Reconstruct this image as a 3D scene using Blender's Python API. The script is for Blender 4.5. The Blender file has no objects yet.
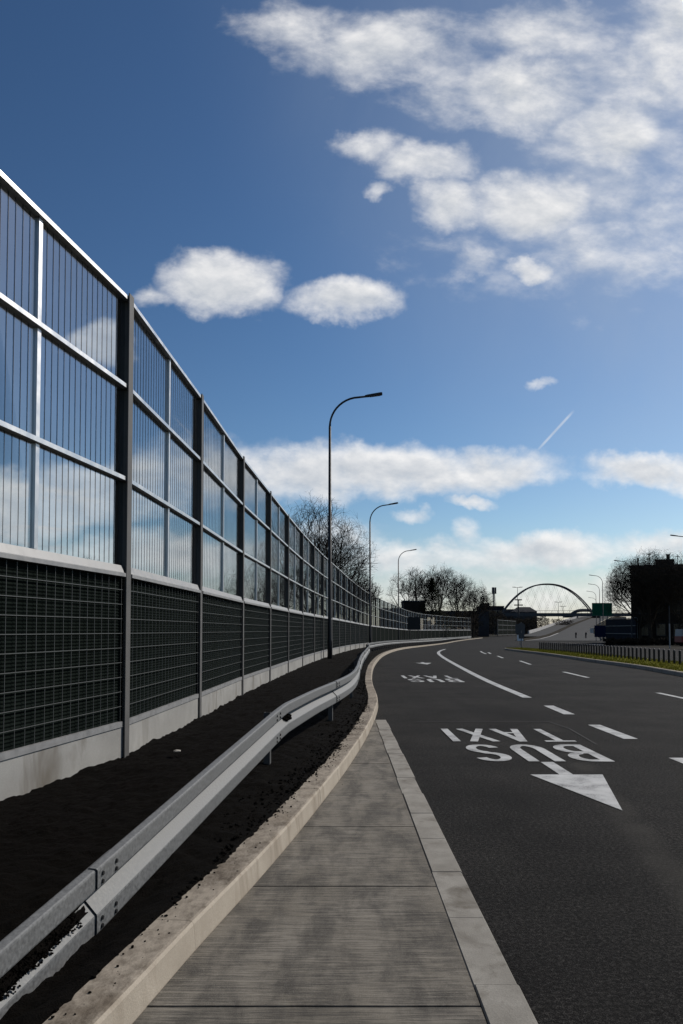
import bpy, math, random
from mathutils import Vector, Matrix, noise as mnoise

random.seed(11)
S = bpy.context.scene
COL = S.collection
R = math.radians

# ------------------------------------------------------------------ helpers
class MB:
    """collects polygons; build() links them as ONE mesh object"""
    def __init__(self):
        self.v = []; self.f = []
    def add(self, vs, fs):
        b = len(self.v)
        self.v += [tuple(p) for p in vs]
        self.f += [tuple(b + i for i in q) for q in fs]
    def hexa(self, p):
        # p: 8 points, bottom ring 0-3 then top ring 4-7
        self.add(p, [(0, 3, 2, 1), (4, 5, 6, 7), (0, 1, 5, 4), (1, 2, 6, 5), (2, 3, 7, 6), (3, 0, 4, 7)])
    def box(self, x0, x1, y0, y1, z0, z1, tf=None):
        p = [(x0, y0, z0), (x1, y0, z0), (x1, y1, z0), (x0, y1, z0), (x0, y0, z1), (x1, y0, z1), (x1, y1, z1), (x0, y1, z1)]
        if tf: p = [tf(*q) for q in p]
        self.hexa(p)
    def prism(self, poly, z0, z1, tf=None):
        n = len(poly)
        p = [(a, b, z0) for a, b in poly] + [(a, b, z1) for a, b in poly]
        if tf: p = [tf(*q) for q in p]
        self.add(p, [tuple(range(n - 1, -1, -1)), tuple(range(n, 2 * n))] +
                 [(i, (i + 1) % n, n + (i + 1) % n, n + i) for i in range(n)])
    def tube(self, path, radii, sides=8, cap=True):
        path = [Vector(p) for p in path]
        n = len(path); b = len(self.v)
        up = None
        for i, p in enumerate(path):
            d = (path[min(i + 1, n - 1)] - path[max(i - 1, 0)])
            if d.length < 1e-9: d = Vector((0, 0, 1))
            d.normalize()
            if up is None:
                up = Vector((1, 0, 0)) if abs(d.x) < .8 else Vector((0, 1, 0))
            a = d.cross(up)
            if a.length < 1e-6: a = d.cross(Vector((0.3, 1, 0.2)))
            a.normalize(); c = a.cross(d).normalized(); up = c
            r = radii[i]
            for k in range(sides):
                t = 2 * math.pi * k / sides
                self.v.append(tuple(p + a * (r * math.cos(t)) + c * (r * math.sin(t))))
        for i in range(n - 1):
            for k in range(sides):
                k2 = (k + 1) % sides
                self.f.append((b + i * sides + k, b + i * sides + k2, b + (i + 1) * sides + k2, b + (i + 1) * sides + k))
        if cap:
            self.f.append(tuple(b + k for k in range(sides - 1, -1, -1)))
            self.f.append(tuple(b + (n - 1) * sides + k for k in range(sides)))
    def rows(self, rows, closed=False):
        """rows: list of equally long point rows -> quads"""
        m = len(rows[0]); b = len(self.v)
        for r in rows: self.v += [tuple(p) for p in r]
        for i in range(len(rows) - 1):
            for k in range(m if closed else m - 1):
                k2 = (k + 1) % m
                self.f.append((b + i * m + k, b + i * m + k2, b + (i + 1) * m + k2, b + (i + 1) * m + k))
    def lump(self, c, r, rnd):
        c = Vector(c)
        t = (1 + 5 ** .5) / 2
        vs = [(-1, t, 0), (1, t, 0), (-1, -t, 0), (1, -t, 0), (0, -1, t), (0, 1, t), (0, -1, -t), (0, 1, -t), (t, 0, -1), (t, 0, 1), (-t, 0, -1), (-t, 0, 1)]
        fs = [(0, 11, 5), (0, 5, 1), (0, 1, 7), (0, 7, 10), (0, 10, 11), (1, 5, 9), (5, 11, 4), (11, 10, 2), (10, 7, 6), (7, 1, 8), (3, 9, 4), (3, 4, 2), (3, 2, 6), (3, 6, 8), (3, 8, 9), (4, 9, 5), (2, 4, 11), (6, 2, 10), (8, 6, 7), (9, 8, 1)]
        rot = Matrix.Rotation(rnd.random() * 6.28, 3, 'Z') @ Matrix.Rotation(rnd.random() * 6.28, 3, 'X')
        sx, sy, sz = rnd.uniform(.7, 1.3), rnd.uniform(.7, 1.3), rnd.uniform(.5, .9)
        out = []
        for q in vs:
            w = rot @ (Vector(q) * (r / 1.9 * rnd.uniform(.7, 1.2)))
            out.append(c + Vector((w.x * sx, w.y * sy, w.z * sz)))
        self.add(out, fs)
    def build(self, name, mat, parent=None, smooth=False, loc=None):
        me = bpy.data.meshes.new(name)
        o = Vector(loc) if loc is not None else Vector((0, 0, 0))
        me.from_pydata([tuple(Vector(p) - o) for p in self.v] if loc is not None else self.v, [], self.f)
        me.validate(); me.update()
        if mat: me.materials.append(mat)
        if smooth:
            for p in me.polygons: p.use_smooth = True
        ob = bpy.data.objects.new(name, me)
        COL.objects.link(ob)
        if loc is not None: ob.location = o
        if parent is not None:
            ob.parent = parent
            if loc is None: ob.location = -Vector(parent.location) if parent.get('abs') else (0, 0, 0)
        return ob

def tag(o, label=None, cat=None, group=None, kind=None):
    if label: o['label'] = label
    if cat: o['category'] = cat
    if group: o['group'] = group
    if kind: o['kind'] = kind
    return o

def thing(name, loc, label, cat, group=None):
    """an Empty at the thing's base; parts are given in coordinates relative to it"""
    o = bpy.data.objects.new(name, None)
    COL.objects.link(o); o.location = loc
    o.empty_display_size = .2
    return tag(o, label, cat, group)

def copy_thing(src, loc, rz=0., scale=1., label=None, group=None):
    r = src.copy(); COL.objects.link(r)
    r.location = loc; r.rotation_euler = (0, 0, rz); r.scale = (scale,) * 3
    if label: r['label'] = label
    if group: r['group'] = group
    for ch in list(src.children):
        c = ch.copy(); COL.objects.link(c); c.parent = r
        for g in list(ch.children):
            d = g.copy(); COL.objects.link(d); d.parent = c
    return r

def catmull(pts, step):
    """dense polyline through the points"""
    P = [Vector(p) for p in pts]
    P = [P[0] * 2 - P[1]] + P + [P[-1] * 2 - P[-2]]
    out = []
    for i in range(1, len(P) - 2):
        p0, p1, p2, p3 = P[i - 1:i + 3]
        n = max(1, int((p2 - p1).length / step))
        t0 = 0.; t1 = t0 + (p1 - p0).length ** .5; t2 = t1 + (p2 - p1).length ** .5; t3 = t2 + (p3 - p2).length ** .5
        for k in range(n):
            t = t1 + (t2 - t1) * k / n
            a1 = p0 * ((t1 - t) / (t1 - t0)) + p1 * ((t - t0) / (t1 - t0))
            a2 = p1 * ((t2 - t) / (t2 - t1)) + p2 * ((t - t1) / (t2 - t1))
            a3 = p2 * ((t3 - t) / (t3 - t2)) + p3 * ((t - t2) / (t3 - t2))
            b1 = a1 * ((t2 - t) / (t2 - t0)) + a2 * ((t - t0) / (t2 - t0))
            b2 = a2 * ((t3 - t) / (t3 - t1)) + a3 * ((t - t1) / (t3 - t1))
            out.append(b1 * ((t2 - t) / (t2 - t1)) + b2 * ((t - t1) / (t2 - t1)))
    out.append(P[-2].copy())
    return out

def resample(path, step):
    out = [path[0].copy()]; acc = 0.
    for a, b in zip(path, path[1:]):
        L = (b - a).length
        while acc + L >= step:
            t = (step - acc) / L
            a = a.lerp(b, t); out.append(a.copy()); L = (b - a).length; acc = 0.
        acc += L
    return out

def tangents(path):
    n = len(path)
    return [(path[min(i + 1, n - 1)] - path[max(i - 1, 0)]).normalized() for i in range(n)]

def zg(y):
    t = min(max((y - 35) / 95., 0), 1)
    return -.6 * t * t * (3 - 2 * t)

def interp(tab, y):
    if y <= tab[0][1]:
        (x0, y0), (x1, y1) = tab[0], tab[1]
    elif y >= tab[-1][1]:
        (x0, y0), (x1, y1) = tab[-2], tab[-1]
    else:
        for (x0, y0), (x1, y1) in zip(tab, tab[1:]):
            if y0 <= y <= y1: break
    return x0 + (x1 - x0) * (y - y0) / (y1 - y0)

# ------------------------------------------------------------------ materials
def mat(name, col=(.5, .5, .5), rough=.8, metal=0., spec=.5):
    m = bpy.data.materials.new(name); m.use_nodes = True
    b = m.node_tree.nodes['Principled BSDF']
    b.inputs['Base Color'].default_value = (*col, 1)
    b.inputs['Roughness'].default_value = rough
    b.inputs['Metallic'].default_value = metal
    b.inputs['Specular IOR Level'].default_value = spec
    return m

class NT:
    def __init__(self, tree): self.t = tree; self.n = tree.nodes; self.l = tree.links
    def new(self, typ, **kw):
        nd = self.n.new(typ)
        for k, v in kw.items(): setattr(nd, k, v)
        return nd
    def val(self, x, sock):
        if isinstance(x, (int, float)): sock.default_value = x
        elif isinstance(x, (tuple, list)): sock.default_value = x
        else: self.l.new(x, sock)
    def math(self, op, a, b=0., c=None, clamp=False):
        nd = self.new('ShaderNodeMath', operation=op); nd.use_clamp = clamp
        self.val(a, nd.inputs[0]); self.val(b, nd.inputs[1])
        if c is not None: self.val(c, nd.inputs[2])
        return nd.outputs[0]
    def noise(self, vec, scale, detail=4., rough=.55, dist=0.):
        nd = self.new('ShaderNodeTexNoise')
        self.l.new(vec, nd.inputs['Vector'])
        nd.inputs['Scale'].default_value = scale; nd.inputs['Detail'].default_value = detail
        nd.inputs['Roughness'].default_value = rough; nd.inputs['Distortion'].default_value = dist
        return nd.outputs['Fac']
    def mapping(self, vec, scale=(1, 1, 1), loc=(0, 0, 0), rot=(0, 0, 0)):
        nd = self.new('ShaderNodeMapping')
        self.l.new(vec, nd.inputs['Vector'])
        nd.inputs['Scale'].default_value = scale; nd.inputs['Location'].default_value = loc; nd.inputs['Rotation'].default_value = rot
        return nd.outputs['Vector']
    def ramp(self, fac, stops):
        nd = self.new('ShaderNodeValToRGB'); self.l.new(fac, nd.inputs['Fac'])
        e = nd.color_ramp.elements
        while len(e) < len(stops): e.new(.5)
        for q, (p, c) in zip(e, stops):
            q.position = p; q.color = (*c, 1) if len(c) == 3 else c
        return nd.outputs['Color']
    def mix(self, fac, a, b, blend='MIX'):
        nd = self.new('ShaderNodeMix', data_type='RGBA', blend_type=blend)
        self.val(fac, nd.inputs[0])
        self.val((*a, 1) if isinstance(a, tuple) and len(a) == 3 else a, nd.inputs[6])
        self.val((*b, 1) if isinstance(b, tuple) and len(b) == 3 else b, nd.inputs[7])
        return nd.outputs[2]
    def bump(self, h, strength, dist):
        nd = self.new('ShaderNodeBump'); self.l.new(h, nd.inputs['Height'])
        nd.inputs['Strength'].default_value = strength; nd.inputs['Distance'].default_value = dist
        return nd.outputs['Normal']
    def mr(self, x, a, b, c=0., d=1., smooth=False):
        nd = self.new('ShaderNodeMapRange'); nd.interpolation_type = 'SMOOTHSTEP' if smooth else 'LINEAR'
        self.val(x, nd.inputs['Value'])
        for i, q in zip(('From Min', 'From Max', 'To Min', 'To Max'), (a, b, c, d)): nd.inputs[i].default_value = q
        return nd.outputs['Result']

def nm(m):
    t = NT(m.node_tree)
    return t, m.node_tree.nodes['Principled BSDF'], t.new('ShaderNodeTexCoord').outputs['Object']

def gpos(t): return t.new('ShaderNodeNewGeometry').outputs['Position']

M = {}
# asphalt
m = mat('asphalt', rough=.95, spec=.07); t, b, _ = nm(m); P = gpos(t)
n1 = t.math('ADD', t.math('MULTIPLY', t.noise(P, 150, 3, .75), .6), t.math('MULTIPLY', t.noise(P, 42, 3, .75), .4)); n2 = t.noise(P, .55, 6, .68); n3 = t.noise(t.mapping(P, (1, .06, 1)), 1.6, 3, .6)
c1 = t.ramp(n1, [(.40, (.0015, .0015, .0015)), (.5, (.0052, .005, .0049)), (.57, (.026, .0248, .0235)), (.70, (.06, .057, .054))])
c2 = t.mix(t.mr(n2, .36, .64), c1, (2.1, 2.05, 1.98), 'MULTIPLY')
c3 = t.mix(t.mr(n3, .45, .72, 0, .26), c2, (.026, .025, .0235))
sp = t.new('ShaderNodeSeparateXYZ'); t.l.new(P, sp.inputs[0])
dx = t.math('ABSOLUTE', t.math('SUBTRACT', sp.outputs['X'], t.math('MULTIPLY_ADD', sp.outputs['Y'], .169, 1.21)))
trk = t.math('MULTIPLY', t.mr(dx, .03, .20, .5, 0, True), t.mr(t.noise(P, 1.1, 4, .6), .35, .65))
trk = t.math('MULTIPLY', trk, t.mr(sp.outputs['Y'], 9., 13., 1, 0))
c3 = t.mix(trk, c3, (.055, .051, .045))
t.l.new(c3, b.inputs['Base Color'])
t.l.new(t.bump(n1, .9, .010), b.inputs['Normal'])
M['asphalt'] = m
m = mat('pale far asphalt', (.06, .06, .06), .9, spec=.2); t, b, _ = nm(m); P = gpos(t)
t.l.new(t.ramp(t.noise(P, .4, 4), [(.3, (.017, .017, .017)), (.7, (.032, .031, .030))]), b.inputs['Base Color'])
M['asphalt_far'] = m
# worn white paint
m = mat('road paint', rough=.7); t, b, _ = nm(m); P = gpos(t)
w = t.noise(P, 70, 6, .8); w2 = t.noise(P, 3.5, 3, .6)
k = t.mr(t.math('ADD', w, t.math('MULTIPLY', w2, .55)), .57, .76)
t.l.new(t.mix(k, (.055, .055, .054), t.ramp(w2, [(.3, (.29, .29, .285)), (.7, (.44, .44, .43))])), b.inputs['Base Color'])
t.l.new(t.bump(w, .3, .002), b.inputs['Normal'])
M['paint'] = m
# concrete slab, broomed across
m = mat('broomed concrete', rough=.9, spec=.2); t, b, _ = nm(m); P = gpos(t)
br = t.noise(t.mapping(P, (2.6, 58, 1)), 1.5, 5, .75, .35); br2 = t.noise(t.mapping(P, (1.6, 17, 1), (3, 1, 0)), 1.4, 4, .7)
big = t.noise(P, 1.9, 5, .62, .3); mid = t.noise(t.mapping(P, (2.6, .9, 1), rot=(0, 0, -.12)), 2.3, 5, .62, .3)
c = t.ramp(big, [(.3, (.158, .139, .110)), (.7, (.232, .209, .174))])
stain = t.mr(t.math('ADD', t.math('MULTIPLY', mid, .62), t.math('ADD', t.math('MULTIPLY', br2, .28), t.math('MULTIPLY', br, .30))), .53, .69)
c = t.mix(t.math('MULTIPLY', stain, .74), c, (.032, .029, .026))
c = t.mix(t.mr(br, .44, .62, 0, .6), c, (.045, .041, .036))
fine = t.noise(P, 240, 2, .6)
c = t.mix(t.mr(fine, .5, .75, 0, .3), c, (.36, .34, .31))
t.l.new(c, b.inputs['Base Color'])
t.l.new(t.bump(t.math('ADD', br, t.math('MULTIPLY', fine, .25)), .75, .008), b.inputs['Normal'])
M['slab'] = m
def concrete(name, lo, hi, stain, sc=2.2, stain_lo=.58, stain_hi=.75, vert=True):
    m = mat(name, rough=.9, spec=.2); t, b, _ = nm(m); P = gpos(t)
    a = t.noise(P, sc, 5, .6); g = t.noise(P, 130, 3, .7)
    st = t.noise(t.mapping(P, (1, 1, .25) if vert else (1, 1, 1), (4, 2, 1)), sc * .8, 5, .65, .6)
    c = t.ramp(a, [(.3, lo), (.7, hi)])
    c = t.mix(t.mr(st, stain_lo, stain_hi, 0, .75), c, stain)
    c = t.mix(t.mr(g, .35, .7, 0, .35), c, tuple(q * .6 for q in lo))
    t.l.new(c, b.inputs['Base Color'])
    t.l.new(t.bump(t.math('ADD', g, t.math('MULTIPLY', a, .6)), .35, .006), b.inputs['Normal'])
    return m
M['plinth'] = concrete('plinth concrete', (.25, .245, .23), (.36, .355, .335), (.085, .065, .04), 1.5, .60, .72)
M['kerb'] = concrete('kerb concrete', (.33, .285, .228), (.42, .368, .30), (.15, .112, .074), 4.2, .52, .72)
t = NT(M['kerb'].node_tree); b = M['kerb'].node_tree.nodes['Principled BSDF']; P = gpos(t)
src = b.inputs['Base Color'].links[0].from_socket
gn = t.new('ShaderNodeNewGeometry'); sp = t.new('ShaderNodeSeparateXYZ'); t.l.new(gn.outputs['True Normal'], sp.inputs[0])
dirt = t.math('ADD', t.math('MULTIPLY', t.noise(P, 2.3, 5, .65), .6), t.math('MULTIPLY', t.noise(t.mapping(P, (1, .45, 1)), 21, 5, .75), .55))
dk_ = t.math('MULTIPLY', t.mr(sp.outputs['Z'], .8, .95), t.mr(dirt, .50, .72, .18, .95))
t.l.new(t.mix(dk_, src, (.075, .058, .042)), b.inputs['Base Color'])
M['border'] = concrete('border concrete', (.20, .185, .16), (.31, .292, .258), (.075, .06, .042), 4.5, .52, .70, False)
M['pave'] = concrete('far pavement', (.30, .29, .27), (.38, .37, .34), (.2, .18, .15), .3)
M['barrier'] = concrete('pale barrier concrete', (.33, .32, .31), (.42, .41, .40), (.2, .19, .17), .3)
# soil
m = mat('black soil', rough=1., spec=.05); t, b, _ = nm(m); P = gpos(t)
a = t.noise(P, 26, 6, .7); g = t.noise(P, 120, 3, .7); a2 = t.noise(P, 1.2, 3)
c = t.ramp(t.math('ADD', t.math('MULTIPLY', a, .6), t.math('MULTIPLY', g, .4)), [(.35, (.0018, .0015, .0012)), (.6, (.0058, .0046, .0036)), (.8, (.021, .0165, .012))])
t.l.new(c, b.inputs['Base Color']); t.l.new(t.bump(t.math('ADD', a, g), .9, .025), b.inputs['Normal'])
M['soil'] = m
m = mat('bare ground', rough=1., spec=.05); t, b, _ = nm(m); P = gpos(t)
t.l.new(t.ramp(t.noise(P, .15, 6, .65), [(.3, (.012, .011, .009)), (.7, (.035, .031, .022))]), b.inputs['Base Color'])
M['ground'] = m
m = mat('verge turf', rough=1., spec=.05); t, b, _ = nm(m); P = gpos(t)
t.l.new(t.ramp(t.noise(P, 2.2, 5, .7), [(.3, (.08, .08, .006)), (.55, (.16, .15, .010)), (.75, (.22, .19, .03))]), b.inputs['Base Color'])
M['turf'] = m
m = mat('grass blades', rough=.9, spec=.1); t, b, _ = nm(m); P = gpos(t)
t.l.new(t.ramp(t.noise(P, 3, 4, .7), [(.3, (.10, .10, .006)), (.55, (.22, .20, .014)), (.75, (.30, .26, .05))]), b.inputs['Base Color'])
M['grass'] = m
# metals
def metal(name, col, rough, sc, var=.25, mt=.85, vert=False, spec=.5):
    m = mat(name, col, rough, mt, spec); t, b, _ = nm(m); P = gpos(t)
    a = t.noise(t.mapping(P, (1, 1, .3) if vert else (1, 1, 1)), sc, 5, .65)
    t.l.new(t.ramp(a, [(.3, tuple(q * (1 - var) for q in col)), (.7, tuple(min(1, q * (1 + var * .5)) for q in col))]), b.inputs['Base Color'])
    t.l.new(t.mr(a, .3, .7, rough * .8, min(1, rough * 1.25)), b.inputs['Roughness'])
    return m
M['alu'] = metal('mill aluminium', (.60, .60, .60), .40, 5, .08, .9)
M['post'] = metal('dull grey steel', (.105, .102, .098), .6, 3, .2, .0, spec=.25)
M['galv'] = metal('galvanised steel', (.155, .158, .158), .62, 60, .45, .2, spec=.4)
M['galv_trim'] = metal('galvanised trim', (.26, .26, .258), .55, 8, .15, .3)
M['black_metal'] = metal('black painted metal', (.014, .014, .015), .5, 5, .3, 0., spec=.3)
M['lamp_metal'] = metal('dark grey lamp paint', (.022, .023, .026), .55, 5, .2, .0, spec=.3)
M['rail_post'] = metal('shade-toned rail post', (.10, .10, .10), .6, 8, .3, .1, spec=.2)  # posts get a darker steel colour to carry the shade on their near side
M['bolt'] = mat('dark bolt', (.03, .03, .03), .5, .6)
M['wire'] = mat('galvanised wire', (.11, .115, .112), .5, .3)
M['thread'] = mat('black polymer thread', (.01, .01, .012), .6)
M['white_metal'] = mat('white painted metal', (.7, .7, .7), .5)
# absorber
m = mat('dark green absorber', rough=1., spec=.02); t, b, _ = nm(m); P = gpos(t)
a = t.noise(t.mapping(P, (1, 1, 9)), 2.2, 5, .7); a2 = t.noise(P, 1.1, 4, .6)
t.l.new(t.mix(t.mr(a2, .35, .7), t.ramp(a, [(.3, (.003, .005, .0046)), (.7, (.011, .015, .013))]), (.008, .011, .009)), b.inputs['Base Color'])
M['absorber'] = m
# acrylic pane: thin sheet, clear with Fresnel reflection
m = bpy.data.materials.new('clear acrylic'); m.use_nodes = True
t = NT(m.node_tree); t.n.clear()
out = t.new('ShaderNodeOutputMaterial'); mx = t.new('ShaderNodeMixShader'); fr = t.new('ShaderNodeFresnel'); fr.inputs['IOR'].default_value = 1.17
tr = t.new('ShaderNodeBsdfTransparent'); gl = t.new('ShaderNodeBsdfGlossy'); gl.inputs['Roughness'].default_value = .015
P = gpos(t)
t.l.new(t.ramp(t.noise(P, 1.5, 5, .65), [(.3, (.74, .76, .77)), (.7, (.83, .85, .86))]), tr.inputs['Color'])
gl.inputs['Color'].default_value = (.72, .74, .76, 1)
df = t.new('ShaderNodeBsdfDiffuse'); df.inputs['Color'].default_value = (.5, .5, .5, 1)
mx0 = t.new('ShaderNodeMixShader'); mx0.inputs[0].default_value = .006
t.l.new(tr.outputs[0], mx0.inputs[1]); t.l.new(df.outputs[0], mx0.inputs[2])
t.l.new(t.math('MULTIPLY', fr.outputs[0], .3), mx.inputs[0]); t.l.new(mx0.outputs[0], mx.inputs[1]); t.l.new(gl.outputs[0], mx.inputs[2]); t.l.new(mx.outputs[0], out.inputs[0])
M['acrylic'] = m
# vegetation and far things
m = mat('bark', rough=1., spec=.05); t, b, _ = nm(m); P = gpos(t)
t.l.new(t.ramp(t.noise(P, 4, 5, .7), [(.3, (.018, .014, .011)), (.7, (.05, .040, .030))]), b.inputs['Base Color'])
M['bark'] = m
m = mat('evergreen foliage', rough=1., spec=.05); t, b, _ = nm(m); P = gpos(t)
t.l.new(t.ramp(t.noise(P, 2, 5, .7), [(.3, (.008, .012, .006)), (.7, (.03, .038, .018))]), b.inputs['Base Color'])
M['evergreen'] = m
m = mat('bare hedge twigs', rough=1., spec=.05); t, b, _ = nm(m); P = gpos(t)
t.l.new(t.ramp(t.noise(P, 2, 5, .7), [(.3, (.012, .010, .008)), (.7, (.035, .029, .02))]), b.inputs['Base Color'])
M['hedge'] = m
def wallmat(name, lo, hi, sc=.5):
    m = mat(name, rough=.95, spec=.1); t, b, _ = nm(m); P = gpos(t)
    a = t.noise(P, sc, 6, .65)
    t.l.new(t.ramp(a, [(.3, lo), (.7, hi)]), b.inputs['Base Color'])
    return m
M['brick_dark'] = wallmat('shade-darkened brick', (.014, .011, .009), (.034, .027, .022), .9)  # brick colour lowered so faces turned from the sun stay near black
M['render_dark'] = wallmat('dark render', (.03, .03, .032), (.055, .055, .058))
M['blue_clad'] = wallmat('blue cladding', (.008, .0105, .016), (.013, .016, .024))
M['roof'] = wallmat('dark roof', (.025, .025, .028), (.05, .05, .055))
M['window'] = mat('dark window glass', (.01, .012, .015), .15)
M['red'] = mat('red car paint', (.16, .010, .009), .45)
M['tyre'] = mat('tyre rubber', (.012, .012, .012), .9)
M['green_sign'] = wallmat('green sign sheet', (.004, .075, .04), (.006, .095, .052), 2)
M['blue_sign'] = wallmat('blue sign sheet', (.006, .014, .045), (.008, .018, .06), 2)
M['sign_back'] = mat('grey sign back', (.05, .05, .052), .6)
M['leaf'] = wallmat('dry leaf', (.22, .10, .03), (.42, .24, .08), 30)
M['stone'] = wallmat('pale stone', (.2, .19, .17), (.35, .33, .3), 20)
M['bridge'] = mat('bridge steel', (.03, .033, .04), .6)

# ------------------------------------------------------------------ layout curves (metres)
KB = catmull([(-4.2, -12, 0), (-2.2, -4.5, 0), (-1.27, 0.2, 0), (-.77, 2.99, 0), (-.67, 3.59, 0), (-.50, 4.5, 0), (-.26, 5.95, 0), (.12, 8.65, 0), (.42, 11.3, 0), (.62, 13.6, 0),
              (.73, 15.4, 0), (.81, 20, 0), (1.1, 27.2, 0), (1.52, 33.8, 0), (2.47, 44.7, 0), (4.12, 58.1, 0), (6.05, 70, 0), (8.27, 81, 0), (12.46, 101.4, 0),
              (22.84, 148.2, 0), (48.4, 242.6, 0), (89., 390, 0)], .35)
KBtab = [(p.x, p.y) for p in KB]
def kb(y): return interp(KBtab, y)

# ------------------------------------------------------------------ ground sheet
def strip(name, xl, xr, ys, z, material, nx=1, jit=None):
    mb = MB(); rows = []
    for y in ys:
        a, c = xl(y), xr(y)
        rows.append([(a + (c - a) * k / nx, y, zg(y) + z) for k in range(nx + 1)])
    mb.rows([list(r) for r in rows]); 
    o = mb.build(name, material)
    return tag(o, kind='structure')

ysG = [-400, -100, -30, -12] + [i * 4. for i in range(-2, 40)] + [200, 300, 500, 900, 1800, 4000]
strip('ground', lambda y: -3000., lambda y: 3000., ysG, -.03, M['ground'], 6)

# asphalt carriageway: from the left kerb / edging strip to the far side of the opposite carriageway
ysR = [-12 + .25 * i for i in range(0, 100)] + [13.2 + i for i in range(0, 50)] + [64 + 5 * i for i in range(0, 68)]
def xl_road(y):
    if y < 12.57: return .735 + .013 * mnoise.noise(Vector((y * 3.1, 0, 0))) + -.004 + .013 * mnoise.noise(Vector((y * 13, 3, 0)))
    if y < 12.9: return kb(y) + .0
    return kb(y) - .005
def xr_road(y):
    return 27. if y < 60 else 27 + (y - 60) * .30
road = strip('road', xl_road, xr_road, ysR, 0., M['asphalt'], 10)

def road_part(mb, name, label=None):
    o = mb.build(name, M['paint'], road)
    if label: o['label'] = label
    return o
def flat(mb, poly, z=.006, y0=None):
    mb.add([(x, y, zg(y) + z) for x, y in poly], [tuple(range(len(poly)))])
def ribbon(mb, pts, w, z=.006):
    P = [Vector((x, y, 0)) for x, y in pts]; T = tangents(P); L = []
    for p, tt in zip(P, T):
        nrm = Vector((tt.y, -tt.x, 0)) * (w / 2)
        a, b2 = p - nrm, p + nrm
        L.append([(a.x, a.y, zg(a.y) + z), (b2.x, b2.y, zg(b2.y) + z)])
    mb.rows([list(reversed(r)) for r in L])

# lane markings
mb = MB(); ribbon(mb, [(p.x, p.y) for p in catmull([(4.07, 16.9, 0), (4.24, 22.1, 0), (4.6, 28.4, 0), (5.55, 41.9, 0), (6.5, 51.6, 0), (7.6, 59, 0), (8.9, 66, 0)], 1.)], .2)
road_part(mb, 'edge_line', 'long solid white line curving away to the right')
for (x0, y0, x1, y1) in [(4.0, 13.55, 4.05, 15.1), (3.93, 10.5, 3.94, 12.05), (3.86, 7.4, 3.88, 8.95), (3.8, 4.4, 3.82, 5.9), (3.75, 1.3, 3.77, 2.9)]:
    mb = MB(); ribbon(mb, [(x0, y0), (x1, y1)], .19); road_part(mb, 'broken_lane_line')
for (x0, y0, x1, y1) in [(7.35, 9., 7.3, 12.), (7.38, 15.2, 7.46, 18.2), (7.68, 24., 7.87, 27.3), (8.15, 33.2, 8.6, 37.1), (8.6, 41., 9.05, 44.6), (9.6, 49.5, 10.1, 53)]:
    mb = MB(); ribbon(mb, [(x0, y0), (x1, y1)], .13); road_part(mb, 'broken_centre_line')
mb = MB(); ribbon(mb, [(9.2, 49), (9.7, 53), (10.3, 57)], .13); road_part(mb, 'junction_line')
# long thin tar seam lying across the lane
mb = MB(); ribbon(mb, [(1.2, 12.44), (2.2, 12.47), (3.35, 12.45)], .035); ribbon(mb, [(3.35, 12.45), (3.42, 11.6), (3.3, 10.)], .03, .005)
o = mb.build('tar_seam', M['asphalt_far'], road)

# lettering, read by traffic that drives towards the camera (letters stand upside down for us)
def arc(cx, cy, rx, ry, a0, a1, n=14):
    return [(cx + rx * math.cos(R(a0 + (a1 - a0) * i / n)), cy + ry * math.sin(R(a0 + (a1 - a0) * i / n))) for i in range(n + 1)]
def letter(ch, w, h, sw):
    s = sw / 2; r = []
    if ch == 'I': r = [[(w / 2, 0), (w / 2, h)]]
    elif ch == 'T': r = [[(0, h - s), (w, h - s)], [(w / 2, 0), (w / 2, h - sw)]]
    elif ch == 'X': r = [[(s, 0), (w - s, h)], [(w - s, 0), (s, h)]]
    elif ch == 'A': r = [[(s * .8, 0), (w / 2, h)], [(w - s * .8, 0), (w / 2, h)], [(w * .25, h * .33), (w * .75, h * .33)]]
    elif ch == 'U': r = [[(s, h)] + [(s, h * .3)] + arc(w / 2, h * .3, w / 2 - s, h * .3 - s, 180, 360)[1:-1] + [(w - s, h * .3), (w - s, h)]]
    elif ch == 'B':
        r = [[(s, 0), (s, h)],
             [(sw, h - s)] + [(w * .5, h - s)] + arc(w * .5, h * .755, w * .5 - s, h * .245 - s, 90, -90)[1:-1] + [(w * .5, h * .51), (sw, h * .51)],
             [(sw, s)] + [(w * .5, s)] + arc(w * .5, h * .265, w * .5 - s, h * .265 - s, -90, 90)[1:-1] + [(w * .5, h * .53 - s), (sw, h * .53 - s)]]
    elif ch == 'S':
        r = [arc(w / 2, h * .745, w / 2 - s, h * .255 - s, 15, 270) + arc(w / 2, h * .265, w / 2 - s, h * .265 - s, 90, -165)[1:]]
    return r
def word(name, txt, xr0, ytop, width, h, gap, sw, label):
    """txt read from the far side: first letter at the largest X"""
    mb = MB()
    weights = {'I': .35}
    tot = sum(weights.get(c, 1.) for c in txt)
    unit = (width - gap * (len(txt) - 1)) / tot
    x = 0.; z = .006
    for c in txt:
        w = unit * weights.get(c, 1.)
        for st in letter(c, w, h, sw):
            ribbon(mb, [(xr0 - (x + px), ytop + (h - py)) if False else (xr0 - (x + px), ytop + h - py) for px, py in st], sw, z)
            z += .0006
        x += w + gap
    return road_part(mb, name, label)
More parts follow.
